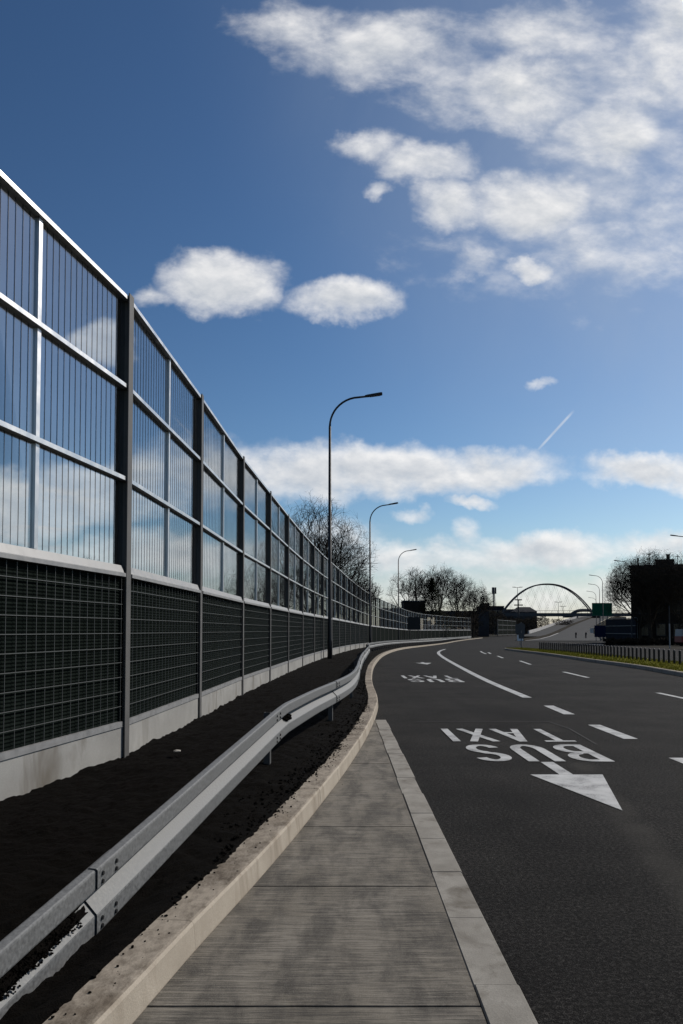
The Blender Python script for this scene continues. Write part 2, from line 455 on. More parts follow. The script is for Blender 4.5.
# reader's "up" is -Y: y = ytop + h - py
word('bus_lettering', 'BUS', 3.075, 8.70, 1.52, 1.27, .13, .125, 'large white BUS lettering beside the arrow')
word('taxi_lettering', 'TAXI', 3.12, 10.24, 1.66, 1.30, .10, .105, 'large white TAXI lettering behind the word BUS')
word('bus_lettering', 'BUS', 3.52, 21.95, 1.55, 1.35, .13, .125, 'distant worn white BUS lettering')
word('taxi_lettering', 'TAXI', 3.58, 23.6, 1.68, 1.40, .10, .105, 'distant worn white TAXI lettering')
def arrow(x, y, label, k=1.):
    mb = MB()
    flat(mb, [(x - .37, y + 1.57 * k), (x, y), (x + .37, y + 1.57 * k)])
    flat(mb, [(x - .07, y + 1.575 * k), (x + .07, y + 1.575 * k), (x + .07, y + 2.32 * k), (x - .07, y + 2.32 * k)])
    road_part(mb, 'lane_arrow', label)
arrow(2.30, 6.35, 'large white lane arrow pointing at the camera')
arrow(3.7, 33.2, 'small distant white lane arrow')

# ------------------------------------------------------------------ concrete strip with edging and kerb
def sub_y(y0, y1, n): return [y0 + (y1 - y0) * i / n for i in range(n + 1)]
mb = MB()
yj = [-6.44, -5.09, -3.74, -2.39, -1.04, .31, 1.68, 3.05, 4.45, 5.78, 7.15, 8.5, 9.85, 11.2, 12.55]
for a, c in zip(yj, yj[1:]):
    ys = sub_y(a + .006, c - .006, 6); lv = .018 + random.uniform(-.002, .002)
    rows = []
    for y in ys:
        xa, xb = kb(y) + .004, .541
        if xb - xa < .02: xa = xb - .02
        rows.append([(xa, y, lv - .05), (xa, y, lv), (xa + (xb - xa) * .5, y, lv), (xb, y, lv), (xb, y, lv - .05)])
    mb.rows(rows)
    for rr in (rows[0], rows[-1]): mb.add(rr, [(0, 1, 2, 3, 4)])
tag(mb.build('concrete_strip', M['slab']), kind='structure')
mb = MB(); mb.rows([[(kb(y) - .03, y, -.008), (.745, y, -.008)] for y in sub_y(-7, 12.5, 30)])
tag(mb.build('strip_bed', M['soil']), kind='structure')
mb = MB(); y = -6.4
while y < 12.5:
    L = .74; y1 = min(y + L - .003, 12.57); e = random.uniform(-.004, .004); lv = .024 + random.uniform(-.002, .003)
    x0, x1 = .543 + e, .728 + e
    mb.prism([(x0, y), (x1, y), (x1, y1), (x0, y1)], -.04, lv - .008)
    mb.hexa([(x0, y, lv - .008), (x1, y, lv - .008), (x1, y1, lv - .008), (x0, y1, lv - .008), (x0 + .005, y + .002, lv), (x1 - .006, y + .002, lv), (x1 - .006, y1 - .002, lv), (x0 + .005, y1 - .002, lv)])
    y += L
tag(mb.build('edging', M['border']), kind='structure')

# kerb: one-metre stones swept along the curve
mb = MB()
KR = resample(KB, .5); KT = tangents(KR)
prof = [(0., -.06), (0., .0), (-.012, .125), (-.022, .138), (-.034, .142), (-.195, .138), (-.20, .12), (-.20, -.1)]
i = 0
while i < len(KR) - 2 and KR[i].y < 200:
    j = i + 2; rows = []
    e = random.uniform(-.002, .002); ez = random.uniform(-.0015, .0015)
    for q, k in enumerate((i, i + 1, j)):
        p = KR[k].copy(); tt = KT[k]
        p = p + tt * (.0015 if q == 0 else (-.0015 if q == 2 else 0))
        nrm = Vector((-tt.y, tt.x, 0))   # left
        rows.append([(p.x + nrm.x * (-o_ + e), p.y + nrm.y * (-o_ + e), zg(p.y) + z + ez) for o_, z in prof])
    mb.rows(rows)
    mb.add(rows[0], [tuple(range(len(prof)))]); mb.add(rows[-1], [tuple(range(len(prof) - 1, -1, -1))])
    i = j
tag(mb.build('kerb', M['kerb']), kind='structure')
mb = MB()
pl = [p for p in KR if p.y < 200]; pt = tangents(pl)
rr = []
for p, tt in zip(pl, pt):
    nrm = Vector((-tt.y, tt.x, 0)); q = p + nrm * .02; q2 = p + nrm * .185
    rr.append([(q.x, q.y, zg(p.y) + .1), (q2.x, q2.y, zg(p.y) + .1)])
mb.rows(rr); tag(mb.build('kerb_bed', M['soil']), kind='structure')

# ------------------------------------------------------------------ noise barrier posts
WP = [Vector(p) for p in [(-3.86, -1.9, 0), (-3.33, 1.46, 0), (-2.79, 4.82, 0), (-2.245, 8.19, 0), (-2.113, 11.68, 0), (-2.006, 15.86, 0), (-1.811, 19.84, 0), (-1.621, 23.85, 0), (-1.389, 28.1, 0), (-1.115, 32.3, 0), (-.823, 36.4, 0)]]
far = catmull([(-.823, 36.4, 0), (-.42, 41, 0), (.95, 56, 0), (2.71, 71.6, 0), (5.02, 86.6, 0), (6.95, 97.6, 0), (10.15, 117.2, 0), (15., 141, 0), (22.9, 165.6, 0), (32., 188.8, 0)], .3)
WP += resample(far, 4.1)[1:]
_t = tangents(WP)
WP = [p - q * .06 - Vector((q.y, -q.x, 0)) * .08 for p, q in zip(WP, _t)]
NB = len(WP) - 1
WT = [(WP[i + 1] - WP[i]).normalized() for i in range(NB)]
def wall_x(y): return interp([(p.x, p.y) for p in WP], y)

# soil between kerb and barrier
rows = []; y = -6.; U = 78
ysS = []
while y < 175:
    ysS.append(y); y += (.12 if y < 1.4 else max(.028, y * .0058))
for y in ysS:
    x0 = kb(y) - .165 + .045 * mnoise.noise(Vector((y * 2.1, 5, 0))) + .022 * mnoise.noise(Vector((y * 9, 9, 0))) + .012 * mnoise.noise(Vector((y * 31, 2, 0))); x1 = wall_x(y) - .1
    row = []
    for k in range(U + 1):
        s = k / U; x = x0 + (x1 - x0) * s
        v = Vector((x, y, 0))
        h = .125 + zg(y)
        mound = .045 * math.sin(math.pi * min(1, s * 1.1)) 
        nz = .03 * mnoise.noise(v * 1.7) + .022 * mnoise.noise(v * 6.) + .016 * mnoise.noise(v * 17.) + .009 * mnoise.noise(v * 41.)
        fall = min(1., s * 9)
        e = .03 * max(0, (s - .8) / .2)
        if y < 4.4:
            rx = interp([(-1.74, .4), (-1.43, 2.1), (-1.30, 2.95), (-1.21, 3.6), (-1.08, 4.6)], y) + .10
            e -= .085 * math.exp(-((x - rx) / .13) ** 2) * min(1, (4.4 - y) / .5)
        row.append((x, y, h + (mound + nz) * (.25 + .75 * fall) * (1 if y < 60 else .6) + e + .022 * min(1, s * 60) - .004))
    rows.append(row)
mb = MB(); mb.rows([list(reversed(r)) for r in rows])
tag(mb.build('soil_verge', M['soil'], smooth=True), kind='structure')
def soil_z(x, y): return .14 + zg(y)

# ------------------------------------------------------------------ noise barrier
H0 = .15
nbar = thing('noise_barrier', (WP[3].x, WP[3].y, H0), 'tall noise barrier of clear panes over dark absorbing panels along the left verge', 'noise barrier')
NB_OFF = Vector((WP[3].x, WP[3].y, H0))
def bar(mb, name, material, parent=nbar, smooth=False):
    mb.v = [tuple(Vector(p) - NB_OFF) for p in mb.v]
    return mb.build(name, material, parent, smooth)
DET = 16            # bays with all their detail
farpanes = MB(); farrails = MB(); farmull = MB()
for i in range(NB + 1):
    a = WT[max(i - 1, 0)]; c = WT[min(i, NB - 1)]; d = (a + c).normalized(); nr = Vector((d.y, -d.x, 0)); p = WP[i]; zb = H0 + zg(p.y)
    def tf(u, v, z, p=p, d=d, nr=nr, zb=zb):
        q = p + d * u + nr * v; return (q.x, q.y, zb + z)
    w, dp, tfl, tw = .062, .075, .012, .005
    poly = [(-w, -dp), (w, -dp), (w, -dp + tfl), (tw, -dp + tfl), (tw, dp - tfl), (w, dp - tfl), (w, dp), (-w, dp), (-w, dp - tfl), (-tw, dp - tfl), (-tw, -dp + tfl), (-w, -dp + tfl)]
    mb = MB(); mb.prism(poly, -.35, 4.93, tf); bar(mb, 'post', M['post'])
for i in range(NB):
    p = WP[i]; d = WT[i]; L = (WP[i + 1] - p).length; nr = Vector((d.y, -d.x, 0)); zb0 = H0 + zg(WP[i].y); zb1 = H0 + zg(WP[i + 1].y)
    def tf(u, v, z, p=p, d=d, nr=nr, zb0=zb0, zb1=zb1, L=L):
        q = p + d * u + nr * v; return (q.x, q.y, zb0 + (zb1 - zb0) * u / L + z)
    near = (2 <= i < 2 + DET)
    front_v = lambda k: .018 if k % 2 else .028
    u0, u1 = .015, L - .015
    # plinth
    mb = MB(); mb.box(u0, u1, -.07, .05, -.35, .32, tf); bar(mb, 'plinth', M['plinth'])
    # absorber panel, corrugated front
    mb = MB()
    if near:
        nz = 96; front = []
        for k in range(nz + 1):
            z = .385 + (1.885 - .385) * k / nz
            front.append((u0, front_v(k), z))
        mb.rows([[tf(u0, v, z) for _, v, z in front], [tf(u1, v, z) for _, v, z in front]])
        mb.box(u0, u1, -.06, .008, .385, 1.885, tf)
    else:
        mb.box(u0, u1, -.06, .03, .385, 1.885, tf)
    ab = bar(mb, 'absorber_panel', M['absorber'])
    if near:
        mb = MB(); g = .0026 if i < 6 else .003
        for k in range(1, 10):
            z = .385 + k * .152
            mb.box(.09, L - .09, .046, .046 + 2 * g, z - g, z + g, tf)
        nv = int((L - .2) / .145)
        for k in range(nv + 1):
            u = .1 + (L - .2) * k / nv
            mb.box(u - g * .7, u + g * .7, .040, .0455, .387, 1.885, tf)
        mb.v = [tuple(Vector(q) - NB_OFF) for q in mb.v]
        mb.build('wire_mesh', M['wire'], ab)
    # trim and sill
    mb = MB(); mb.box(.085, L - .085, .009, .062, .323, .380, tf); bar(mb, 'trim', M['galv_trim'])
    mb = MB(); prof = [(-.06, 1.89), (.085, 1.89), (.085, 1.925), (.062, 1.935), (.035, 2.01), (-.06, 2.01)]
    mb.rows([[tf(.085, v, z) for v, z in prof], [tf(L - .085, v, z) for v, z in prof]], True)
    mb.add([tf(.085, v, z) for v, z in prof], [tuple(range(6))]); mb.add([tf(L - .085, v, z) for v, z in prof], [tuple(range(5, -1, -1))])
    bar(mb, 'sill', M['galv_trim'])
    tgtR = MB() if near else farrails
    zr = [2.91, 3.90, 4.855]
    for z in zr: 
        tgtR.box(u0, u1, -.06, .060, z + .004, z + .046, tf)
    if near: bar(tgtR, 'rail', M['alu'])
    zs = [2.012, 2.91, 2.96, 3.90, 3.95, 4.855]
    tgtM = MB() if near else farmull
    for k in range(3): tgtM.box(L / 2 - .028, L / 2 + .028, -.03, .03, zs[2 * k] + .002, zs[2 * k + 1] - .002, tf)
    if near: bar(tgtM, 'mullion', M['alu'])
    for k in range(3):
        for (ua, ub) in ((u0, L / 2 - .030), (L / 2 + .030, u1)):
            mb = MB() if near else farpanes
            mb.box(ua, ub, -.008, .008, zs[2 * k] + .002, zs[2 * k + 1] - .002, tf)
            if near:
                pn = bar(mb, 'pane', M['acrylic'])
                mt_ = MB(); n = 16; gth = .0016 if i < 8 else .0014
                for q in range(1, n):
                    u = ua + (ub - ua) * q / n
                    mt_.box(u - gth, u + gth, .009, .013, zs[2 * k] + .006, zs[2 * k + 1] - .006, tf)
                mt_.v = [tuple(Vector(q) - NB_OFF) for q in mt_.v]
                mt_.build('bird_strip', M['thread'], pn)
tag(bar(farpanes, 'pane', M['acrylic']), kind='stuff')
tag(bar(farrails, 'rail', M['alu']), kind='stuff')
tag(bar(farmull, 'mullion', M['alu']), kind='stuff')

# ------------------------------------------------------------------ guardrail
gpts = [(-1.74, 0.4, .11), (-1.43, 2.1, .25), (-1.30, 2.95, .325), (-1.21, 3.6, .38), (-.955, 5.5, .543), (-.70, 7.35, .70), (-.63, 8.0, .725), (-.39, 9.6, .74), (-.13, 11.15, .75), (.10, 13., .75), (.26, 15.5, .75), (.42, 20, .75), (.62, 24.5, .75), (.86, 29., .75), (1.28, 37, .75)]
gp = [Vector(p) for p in gpts]
for p, tt in zip(KB, tangents(KB)):
    if 43 < p.y < 185 and (not gp or (p - Vector((gp[-1].x, gp[-1].y, 0))).length > 6):
        nrm = Vector((-tt.y, tt.x, 0)); q = p + nrm * .85
        gp.append(Vector((q.x, q.y, .75 + zg(q.y))))
ni = [k for k, p in enumerate(gp) if p.y == 8.0][0]
near_part = []
for p, q in zip(gp[:ni], gp[1:ni + 1]):
    n_ = max(1, int((q - p).length / .05)); near_part += [p.lerp(q, k / n_) for k in range(n_)]
GP = near_part + catmull(gp[ni:], .1)
GP = resample(GP, .25)
GT = tangents(GP)
grd = thing('guardrail', (-.70, 7.35, .1), 'galvanised steel crash barrier rising out of the soil and curving beside the kerb', 'guardrail')
GO = Vector((-.70, 7.35, .1))
def gbuild(mb, name, material, parent=grd, smooth=False):
    mb.v = [tuple(Vector(p) - GO) for p in mb.v]
    return mb.build(name, material, parent, smooth)
# W profile: (outward, z below the top edge)
WPF = [(.030, -.014), (.034, -.003), (.042, 0), (.072, -.003), (.079, -.007), (.081, -.015), (.081, -.090), (.078, -.098), (.014, -.122), (.008, -.127), (.010, -.134), (.072, -.202), (.079, -.209), (.081, -.217), (.081, -.295), (.076, -.304), (.050, -.310)]
def grow(k, extra=0.):
    p = GP[k]; tt = Vector((GT[k].x, GT[k].y, 0)).normalized(); nr = Vector((tt.y, -tt.x, 0))
    th = .003
    outer = [(p.x + nr.x * (o_ + extra), p.y + nr.y * (o_ + extra), p.z + z + (extra * .5)) for o_, z in WPF]
    inner = [(p.x + nr.x * (o_ + extra - th), p.y + nr.y * (o_ + extra - th), p.z + z + (extra * .5)) for o_, z in reversed(WPF)]
    return outer + inner
# joints at multiples of the section length, placed so that one falls at y = 7.35
k0 = min(range(len(GP)), key=lambda k: abs(GP[k].y - 7.3))
joints = sorted([k0 + 15 * q for q in range(-20, 80) if 0 < k0 + 15 * q < len(GP) - 3])
edges = [0] + joints + [len(GP) - 1]
beams = []
for q, (a, c) in enumerate(zip(edges, edges[1:])):
    mb = MB(); rows = []
    e = .009 if q % 2 else 0.
    hi = min(c + 1, len(GP) - 1)
    for k in range(a, hi + 1): rows.append(grow(k, e))
    mb.rows(rows, True)
    n = len(rows[0])
    mb.add(rows[0], [tuple(range(n - 1, -1, -1))]); mb.add(rows[-1], [tuple(range(n))])
    o = gbuild(mb, 'beam', M['galv'])
    beams.append((o, a))
# bolts at the joints of the near sections
for (o, a) in beams[1:9]:
    mb = MB()
    k = a
    p = GP[k]; tt = Vector((GT[k].x, GT[k].y, GT[k].z)).normalized(); nr = Vector((tt.y, -tt.x, 0)).normalized()
    for du in (.05, .20):
        for (o_, z) in ((.081, -.035), (.081, -.072), (.081, -.240), (.081, -.276)):
            c = p + tt * du + nr * (o_ + .006) + Vector((0, 0, z))
            mb.tube([c, c + nr * .010], [.012, .010], 8)
    mb.v = [tuple(Vector(q) - GO) for q in mb.v]
    mb.build('bolt', M['bolt'], o)
# posts with spacer behind the beam
pk = [k0 + 1]
kk = k0 + 1 + 15
while kk < len(GP) - 2:
    pk.append(kk); kk += (15 if GP[kk].y < 18 else 8)
for k in pk:
    p = GP[k]; tt = Vector((GT[k].x, GT[k].y, 0)).normalized(); nr = Vector((tt.y, -tt.x, 0))
    def tf(u, v, z, p=p, tt=tt, nr=nr):
        q = p + tt * u + nr * v; return (q.x, q.y, p.z + z)
    mb = MB()
    # C-section post
    mb.prism([(-.03, -.075), (.03, -.075), (.03, -.07), (-.024, -.07), (-.024, -.020), (.03, -.020), (.03, -.014), (-.03, -.014)], -.95, -.03, tf)
    gbuild(mb, 'post', M['rail_post'])
    mb = MB(); mb.prism([(-.022, -.012), (.022, -.012), (.022, .004), (-.022, .004)], -.25, -.06, tf); gbuild(mb, 'spacer', M['post'])

# loose soil crumbs lying on the kerb, in the beam's trough and over the verge: nobody could count them
mb = MB(); rnd = random.Random(4)
for q in range(12000):
    y = 1.8 + 22 * rnd.random() ** 1.7
    if rnd.random() < .24:
        s = rnd.random() ** 2.3
        dens = mnoise.noise(Vector((y * 1.1, 7.7, 0))) + .25 * math.sin(y)
        if y < 4.6 or dens < -.25:
            if rnd.random() < .8: continue
        off = .195 - .165 * s
        r = (.0015 + .008 * rnd.random() ** 2.2) * (1.5 - s)
        x = kb(y) - off; z = .141 + zg(y)
        if rnd.random() < .04 : x = kb(y) + rnd.uniform(.01, .3); z = .02; r *= .5
        if x > .5: continue
    else:
        x = kb(y) - .2 - rnd.random() ** 1.3 * 1.6; z = soil_z(x, y) + .012; r = .004 + .014 * rnd.random() ** 2
        if y < 4.9 and abs(x - interp([(-1.74, .4), (-1.43, 2.1), (-1.30, 2.95), (-1.21, 3.6), (-1.08, 4.6)], y)) < .34: continue
    mb.lump((x, y, z + r * .3), r, rnd)
fill = []
for k in range(0, len(GP)):
    p = GP[k]
    if p.y < 1.6 or p.y > 3.62: continue
    tt = Vector((GT[k].x, GT[k].y, 0)).normalized(); nr = Vector((tt.y, -tt.x, 0)); row = []
    am = min(1, (3.62 - p.y) / .25)
    for c_ in range(9):
        v = .010 + .054 * c_ / 8
        base = -.136 - (v - .012) * 1.02
        hgt = am * (.030 * math.sin(math.pi * min(1, .12 + c_ / 9)) + .030 * mnoise.noise(Vector((p.y * 19, c_ * .9, 1))) + .016 * mnoise.noise(Vector((p.y * 60, c_ * 2.2, 5)))) - .004
        q_ = p + nr * v; row.append((q_.x, q_.y, p.z + base + hgt - (.03 if c_ in (0, 8) else 0)))
    fill.append(row)
# finer rows between the beam stations
ff = []
for r0_, r1_ in zip(fill, fill[1:]):
    for s_ in range(10):
        ff.append([tuple(Vector(a_).lerp(Vector(b_), s_ / 10) + Vector((0, 0, .014 * mnoise.noise(Vector((a_[0] * 40 + s_ * .9, a_[1] * 40, c_)))))) for c_, (a_, b_) in enumerate(zip(r0_, r1_))])
mb.rows(ff)
for q in range(1300):
    k = rnd.uniform(0, 1)
    y = 1.7 + 1.75 * k
    kk = min(range(0, 60), key=lambda j: abs(GP[j].y - y))
    p = GP[kk]; tt = Vector((GT[kk].x, GT[kk].y, 0)).normalized(); nr = Vector((tt.y, -tt.x, 0))
    v = rnd.uniform(.012, .078); zz = -.134 - (v - .012) * 1.02 + .008
    r = rnd.uniform(.003, .009)
    
    pp = p + tt * rnd.uniform(-.13, .13) + nr * v
    mb.lump((pp.x, pp.y, p.z + zz + rnd.random() * .02), r, rnd)
tag(mb.build('soil_crumbs', M['soil']), 'crumbs of black soil spilled over the kerb and the sunken end of the guardrail', 'soil', kind='stuff')

# clod stuck in the guardrail joint, leaf and stone on the soil
mb = MB(); kk = k0 + 3; p = GP[kk]; rnd = random.Random(2)
tt = Vector((GT[kk].x, GT[kk].y, 0)).normalized(); nr = Vector((tt.y, -tt.x, 0)); c = p + nr * .045 + Vector((0, 0, -.168))
for q in range(16):
    mb.lump(tuple(c + tt * rnd.uniform(-.10, .10) + nr * rnd.uniform(-.02, .03) + Vector((0, 0, rnd.uniform(0, .03)))), rnd.uniform(.02, .035), rnd)
tag(mb.build('soil_clod', M['soil'], loc=tuple(c)), 'clod of dark soil lying in the groove of the guardrail at its bend', 'soil clod')
def leaf(name, x, y, z, s, material, label, cat, rz):
    mb = MB(); prof = []
    for u in range(7):
        a = u / 6; w = math.sin(math.pi * (a * .92 + .04)) * .42
        row = []
        for v in range(5):
            b2 = v / 4 * 2 - 1
            px_, py_ = (a - .5) * s, b2 * w * s * (1 + .25 * math.sin(u * 2.2))
            q = Matrix.Rotation(rz, 3, 'Z') @ Vector((px_, py_, .25 * s * abs(b2) ** 1.5 + .12 * s * math.sin(a * 5)))
            row.append(q)
        prof.append(row)
    mb.rows(prof)
    for k in range(len(mb.f)): pass
    b0 = list(mb.v); f0 = list(mb.f)
    mb.add([(q[0], q[1], q[2] - .003) for q in b0], [tuple(reversed(f)) for f in f0])
    o = mb.build(name, material); o.location = (x, y, z)
    return tag(o, label, cat)
leaf('dead_leaf', -.955, 5.92, .205, .12, M['leaf'], 'curled brown dead leaf on the soil under the guardrail', 'leaf', .5)
mb = MB(); mb.lump((0, 0, 0), .06, random.Random(9)); o = mb.build('stone', M['stone']); o.location = (-1.72, 8.1, .215); o.scale = (1, .8, .5)
tag(o, 'small pale stone on the soil between the guardrail and the plinth', 'stone')

# ------------------------------------------------------------------ street lamps
def make_lamp(name, loc, label, group, rz=0., sc=1.017):
    t_ = thing(name, loc, label, 'street lamp', group)
    mb = MB(); mb.tube([(0, 0, -.1), (0, 0, .9), (0, 0, .95), (0, 0, 10.7)], [.105, .105, .092, .058], 14); mb.build('pole', M['lamp_metal'], t_, True)
    mb = MB(); mb.box(.055, .112, -.06, .06, .45, .85); mb.build('service_door', M['lamp_metal'], t_)
    path = [(0, 0, 10.7)] + [(1.35 * (1 - math.cos(R(a))), 0, 10.7 + 1.35 * math.sin(R(a))) for a in range(8, 81, 8)] + [(1.8, 0, 12.10)]
    mb = MB(); mb.tube(path, [.054] + [.046] * (len(path) - 1), 10); mb.build('arm', M['lamp_metal'], t_, True)
    # luminaire: flat tapered body
    mb = MB(); a = R(8)
    def tf(u, v, z): return (1.62 + u * math.cos(a) - z * math.sin(a), v, 12.09 + u * math.sin(a) + z * math.cos(a))
    body = [(0, -.05), (.12, -.10), (.72, -.15), (.80, -.11), (.80, .11), (.72, .15), (.12, .10), (0, .05)]
    mb.prism(body, -.035, .045, tf); hd = mb.build('lamp_head', M['lamp_metal'], t_)
    mb = MB(); mb.prism([(.22, -.10), (.70, -.12), (.70, .12), (.22, .10)], -.05, -.038, tf); mb.build('lens', M['window'], hd)
    t_.rotation_euler = (0, 0, rz); t_.scale = (sc,) * 3
    return t_
lamp = make_lamp('street_lamp', (-.545, 35.6, .12), 'tall dark street lamp with curved arm nearest along the noise barrier', 'street lamps along the noise barrier', R(-2))
copy_thing(lamp, (2.46, 66, zg(66) + .12), R(-14), 1.017, 'second dark street lamp along the barrier, standing before the bare trees')
copy_thing(lamp, (7.50, 101, zg(101) + .12), R(-18), 1.017, 'farthest street lamp along the barrier, beside the flat roofed building')
RL = 'street lamps along the right side of the road'
for (x, y, sc, lab) in [(38.6, 84, 1., 'lamp head reaching in from the right edge high above the dark building'),
                    (42.3, 112, 1., 'right hand street lamp whose arm shows above the bare tree by the dark building'),
                    (48.0, 141, 1., 'right hand street lamp rising just behind the green road sign'),
                    (56.5, 168, 1., 'second right hand street lamp left of the one behind the green sign'),
                    (66., 199, 1., 'third right hand street lamp behind the green sign'),
                    (79., 238, 1., 'smallest street lamp of the row beyond the green road sign')]:
    copy_thing(lamp, (x, y, zg(y) + .05), R(176), sc, lab, RL)
def make_tlamp(loc, h, w, label):
    t_ = thing('double_lamp', loc, label, 'street lamp', 'double armed lamps on the flyover')
    mb = MB(); mb.tube([(0, 0, 0), (0, 0, h)], [.16, .10], 8); mb.build('pole', M['lamp_metal'], t_)
    mb = MB(); mb.tube([(-w, 0, h + .1), (0, 0, h - .05), (w, 0, h + .1)], [.08, .1, .08], 8); mb.build('arm', M['lamp_metal'], t_)
    for s in (-1, 1):
        mb = MB(); mb.prism([(s * w * .4, -.2), (s * w * 1.15, -.25), (s * w * 1.15, .25), (s * w * .4, .2)][::s], h + .11, h + .26); mb.build('lamp_head', M['lamp_metal'], t_)
    return t_
def at(px, Y, py=None):
    """position on the viewing ray through a photo pixel at depth Y (layout of far things)"""
    x = (px - 341.5) / 768.; return Vector((x * Y, Y, 1.48 + (630.2 - (py if py else 630.2)) / 768. * Y))
q = at(517.7, 360, 587.4); make_tlamp((q.x, q.y, -.6), q.z + .6, 2.2, 'double armed lamp over the left springing of the arch bridge')
q = at(558.4, 420, 602.2); make_tlamp((q.x, q.y, 0), q.z, 1.9, 'small double armed lamp under the middle of the arch')
q = at(563.0, 460, 606.4); make_tlamp((q.x, q.y, 0), q.z, 1.9, 'smallest double armed lamp, just right of the middle of the arch')
# camera mast by the arch
q = at(518.6, 350, 599.7); t_ = thing('signal_mast', (q.x, q.y, -.6), 'dark mast with two crossbars in front of the arch bridge', 'mast')
mb = MB(); mb.tube([(0, 0, 0), (0, 0, q.z + .6)], [.3, .2], 8); mb.build('pole', M['lamp_metal'], t_)
for dz, w in ((0, 1.6), (-2.4, 2.0)):
    mb = MB(); mb.box(-w, w, -.15, .15, q.z + .3 + dz, q.z + .8 + dz); mb.build('crossbar', M['lamp_metal'], t_)

# ------------------------------------------------------------------ median island: kerb, turf, black posts
MK = [(10.2, 14.), (10.86, 24.5), (11.38, 29.3), (11.6, 35.8), (12.35, 48), (12.6, 54), (13.2, 62.3)]
MKp = catmull([(a, c, 0) for a, c in MK], 1.)
tip = [(13.5, 63.6), (14.0, 64.2), (14.6, 63.6)]
LP_ = [(p.x, p.y) for p in MKp]
RPt = [(15.1, 62), (15.25, 54), (15.0, 48), (14.6, 35.8), (14.3, 29.3), (14., 24.5), (13.4, 14)]
outline = LP_ + tip + RPt
mb = MB()
def off_poly(P, d):
    n = len(P); out = []
    for i in range(n):
        a = Vector((*P[i - 1], 0)); b2 = Vector((*P[(i + 1) % n], 0)); tt = (b2 - a).normalized(); nr = Vector((tt.y, -tt.x, 0))
        out.append((P[i][0] + nr.x * d, P[i][1] + nr.y * d))
    return out
inn = off_poly(outline, .18); fr_ = off_poly(outline, .02)
n = len(outline)
zz = lambda P, z: [(x, y, zg(y) + z) for x, y in P]
ring = [zz(outline, -.02), zz(outline, .115), zz(fr_, .135), zz(inn, .135), zz(inn, .05)]
mb.rows(ring, True)
tag(mb.build('median_kerb', M['kerb']), kind='structure')
mb = MB(); k = 0
rows = []
for y in [14 + i * .5 for i in range(0, 99)]:
    xa = interp([(a, c) for a, c in LP_], y) + .17; xb = interp(list(reversed(RPt)), y) - .17
    if y > 62.3: xa = 13.3; xb = 14.6
    rows.append([(xa + (xb - xa) * s / 8, y, zg(y) + .125 + .03 * math.sin(math.pi * s / 8) + .015 * mnoise.noise(Vector((s, y, 0)))) for s in range(9)])
mb.rows(rows); tag(mb.build('median_turf', M['turf'], smooth=True), kind='structure')
mb = MB(); rnd = random.Random(8)
for q in range(26000):
    y = 22 + 41 * rnd.random() ** 1.2
    xa = interp([(a, c) for a, c in LP_], y) + .16; xb = interp(list(reversed(RPt)), y) - .16
    x = xa + (xb - xa) * rnd.random(); h = rnd.uniform(.03, .10); a = rnd.random() * 6.28; w = .012
    z = zg(y) + .13
    dx, dy = math.cos(a) * w, math.sin(a) * w; lx, ly = rnd.uniform(-.03, .03), rnd.uniform(-.03, .03)
    mb.add([(x - dx, y - dy, z), (x + dx, y + dy, z), (x + lx, y + ly, z + h)], [(0, 1, 2)])
tag(mb.build('grass', M['grass']), 'short yellowish grass growing on the median strip', 'grass', kind='stuff')

bol = thing('bollard', (13.05, 27.2, .13), 'short black post in the close row along the grass median', 'bollard', 'black posts along the median')
mb = MB(); mb.tube([(0, 0, -.05), (0, 0, .50)], [.045, .045], 12); mb.build('shaft', M['black_metal'], bol, False)
mb = MB(); mb.tube([(0, 0, .502), (0, 0, .53), (0, 0, .565), (0, 0, .58)], [.047, .047, .035, .012], 12); mb.build('cap', M['black_metal'], bol, False)
FL = [(12.7, 14), (13.05, 27), (13.15, 31), (13.4, 38), (14.1, 49), (14.25, 55)]
y = 27.2
while y < 55:
    y += .53
    copy_thing(bol, (interp(FL, y), y, zg(y) + .13))

# keep-right sign at the tip of the island, seen from behind
def road_sign(name, x, y, label, boards, pole_h, zb=0.):
    t_ = thing(name, (x, y, zg(y) + zb), label, 'road sign')
    mb = MB(); mb.tube([(0, 0, 0), (0, 0, pole_h)], [.04, .04], 10); mb.build('pole', M['galv'], t_)
    for (kind, z, r, m_) in boards:
        mb = MB()
        if kind == 'round':
            mb.tube([(0, -.06, z), (0, -.045, z)], [r, r], 20)
        else:
            w, h = r; mb.box(-w / 2, w / 2, -.065, -.045, z - h / 2, z + h / 2)
        mb.build('board', m_, t_)
    return t_
road_sign('road_sign', 15.9, 68, 'dark round road sign on a grey pole at the tip of the grass median', [('round', 1.95, .34, M['sign_back']), ('rect', 1.15, (.5, .5), M['sign_back'])], 2.35)
road_sign('road_sign', 20.9, 90, 'pair of dark square sign boards on a pole beyond the median tip', [('rect', 2.0, (1.1, 1.1), M['sign_back']), ('rect', .95, (.7, .7), M['white_metal'])], 2.7)

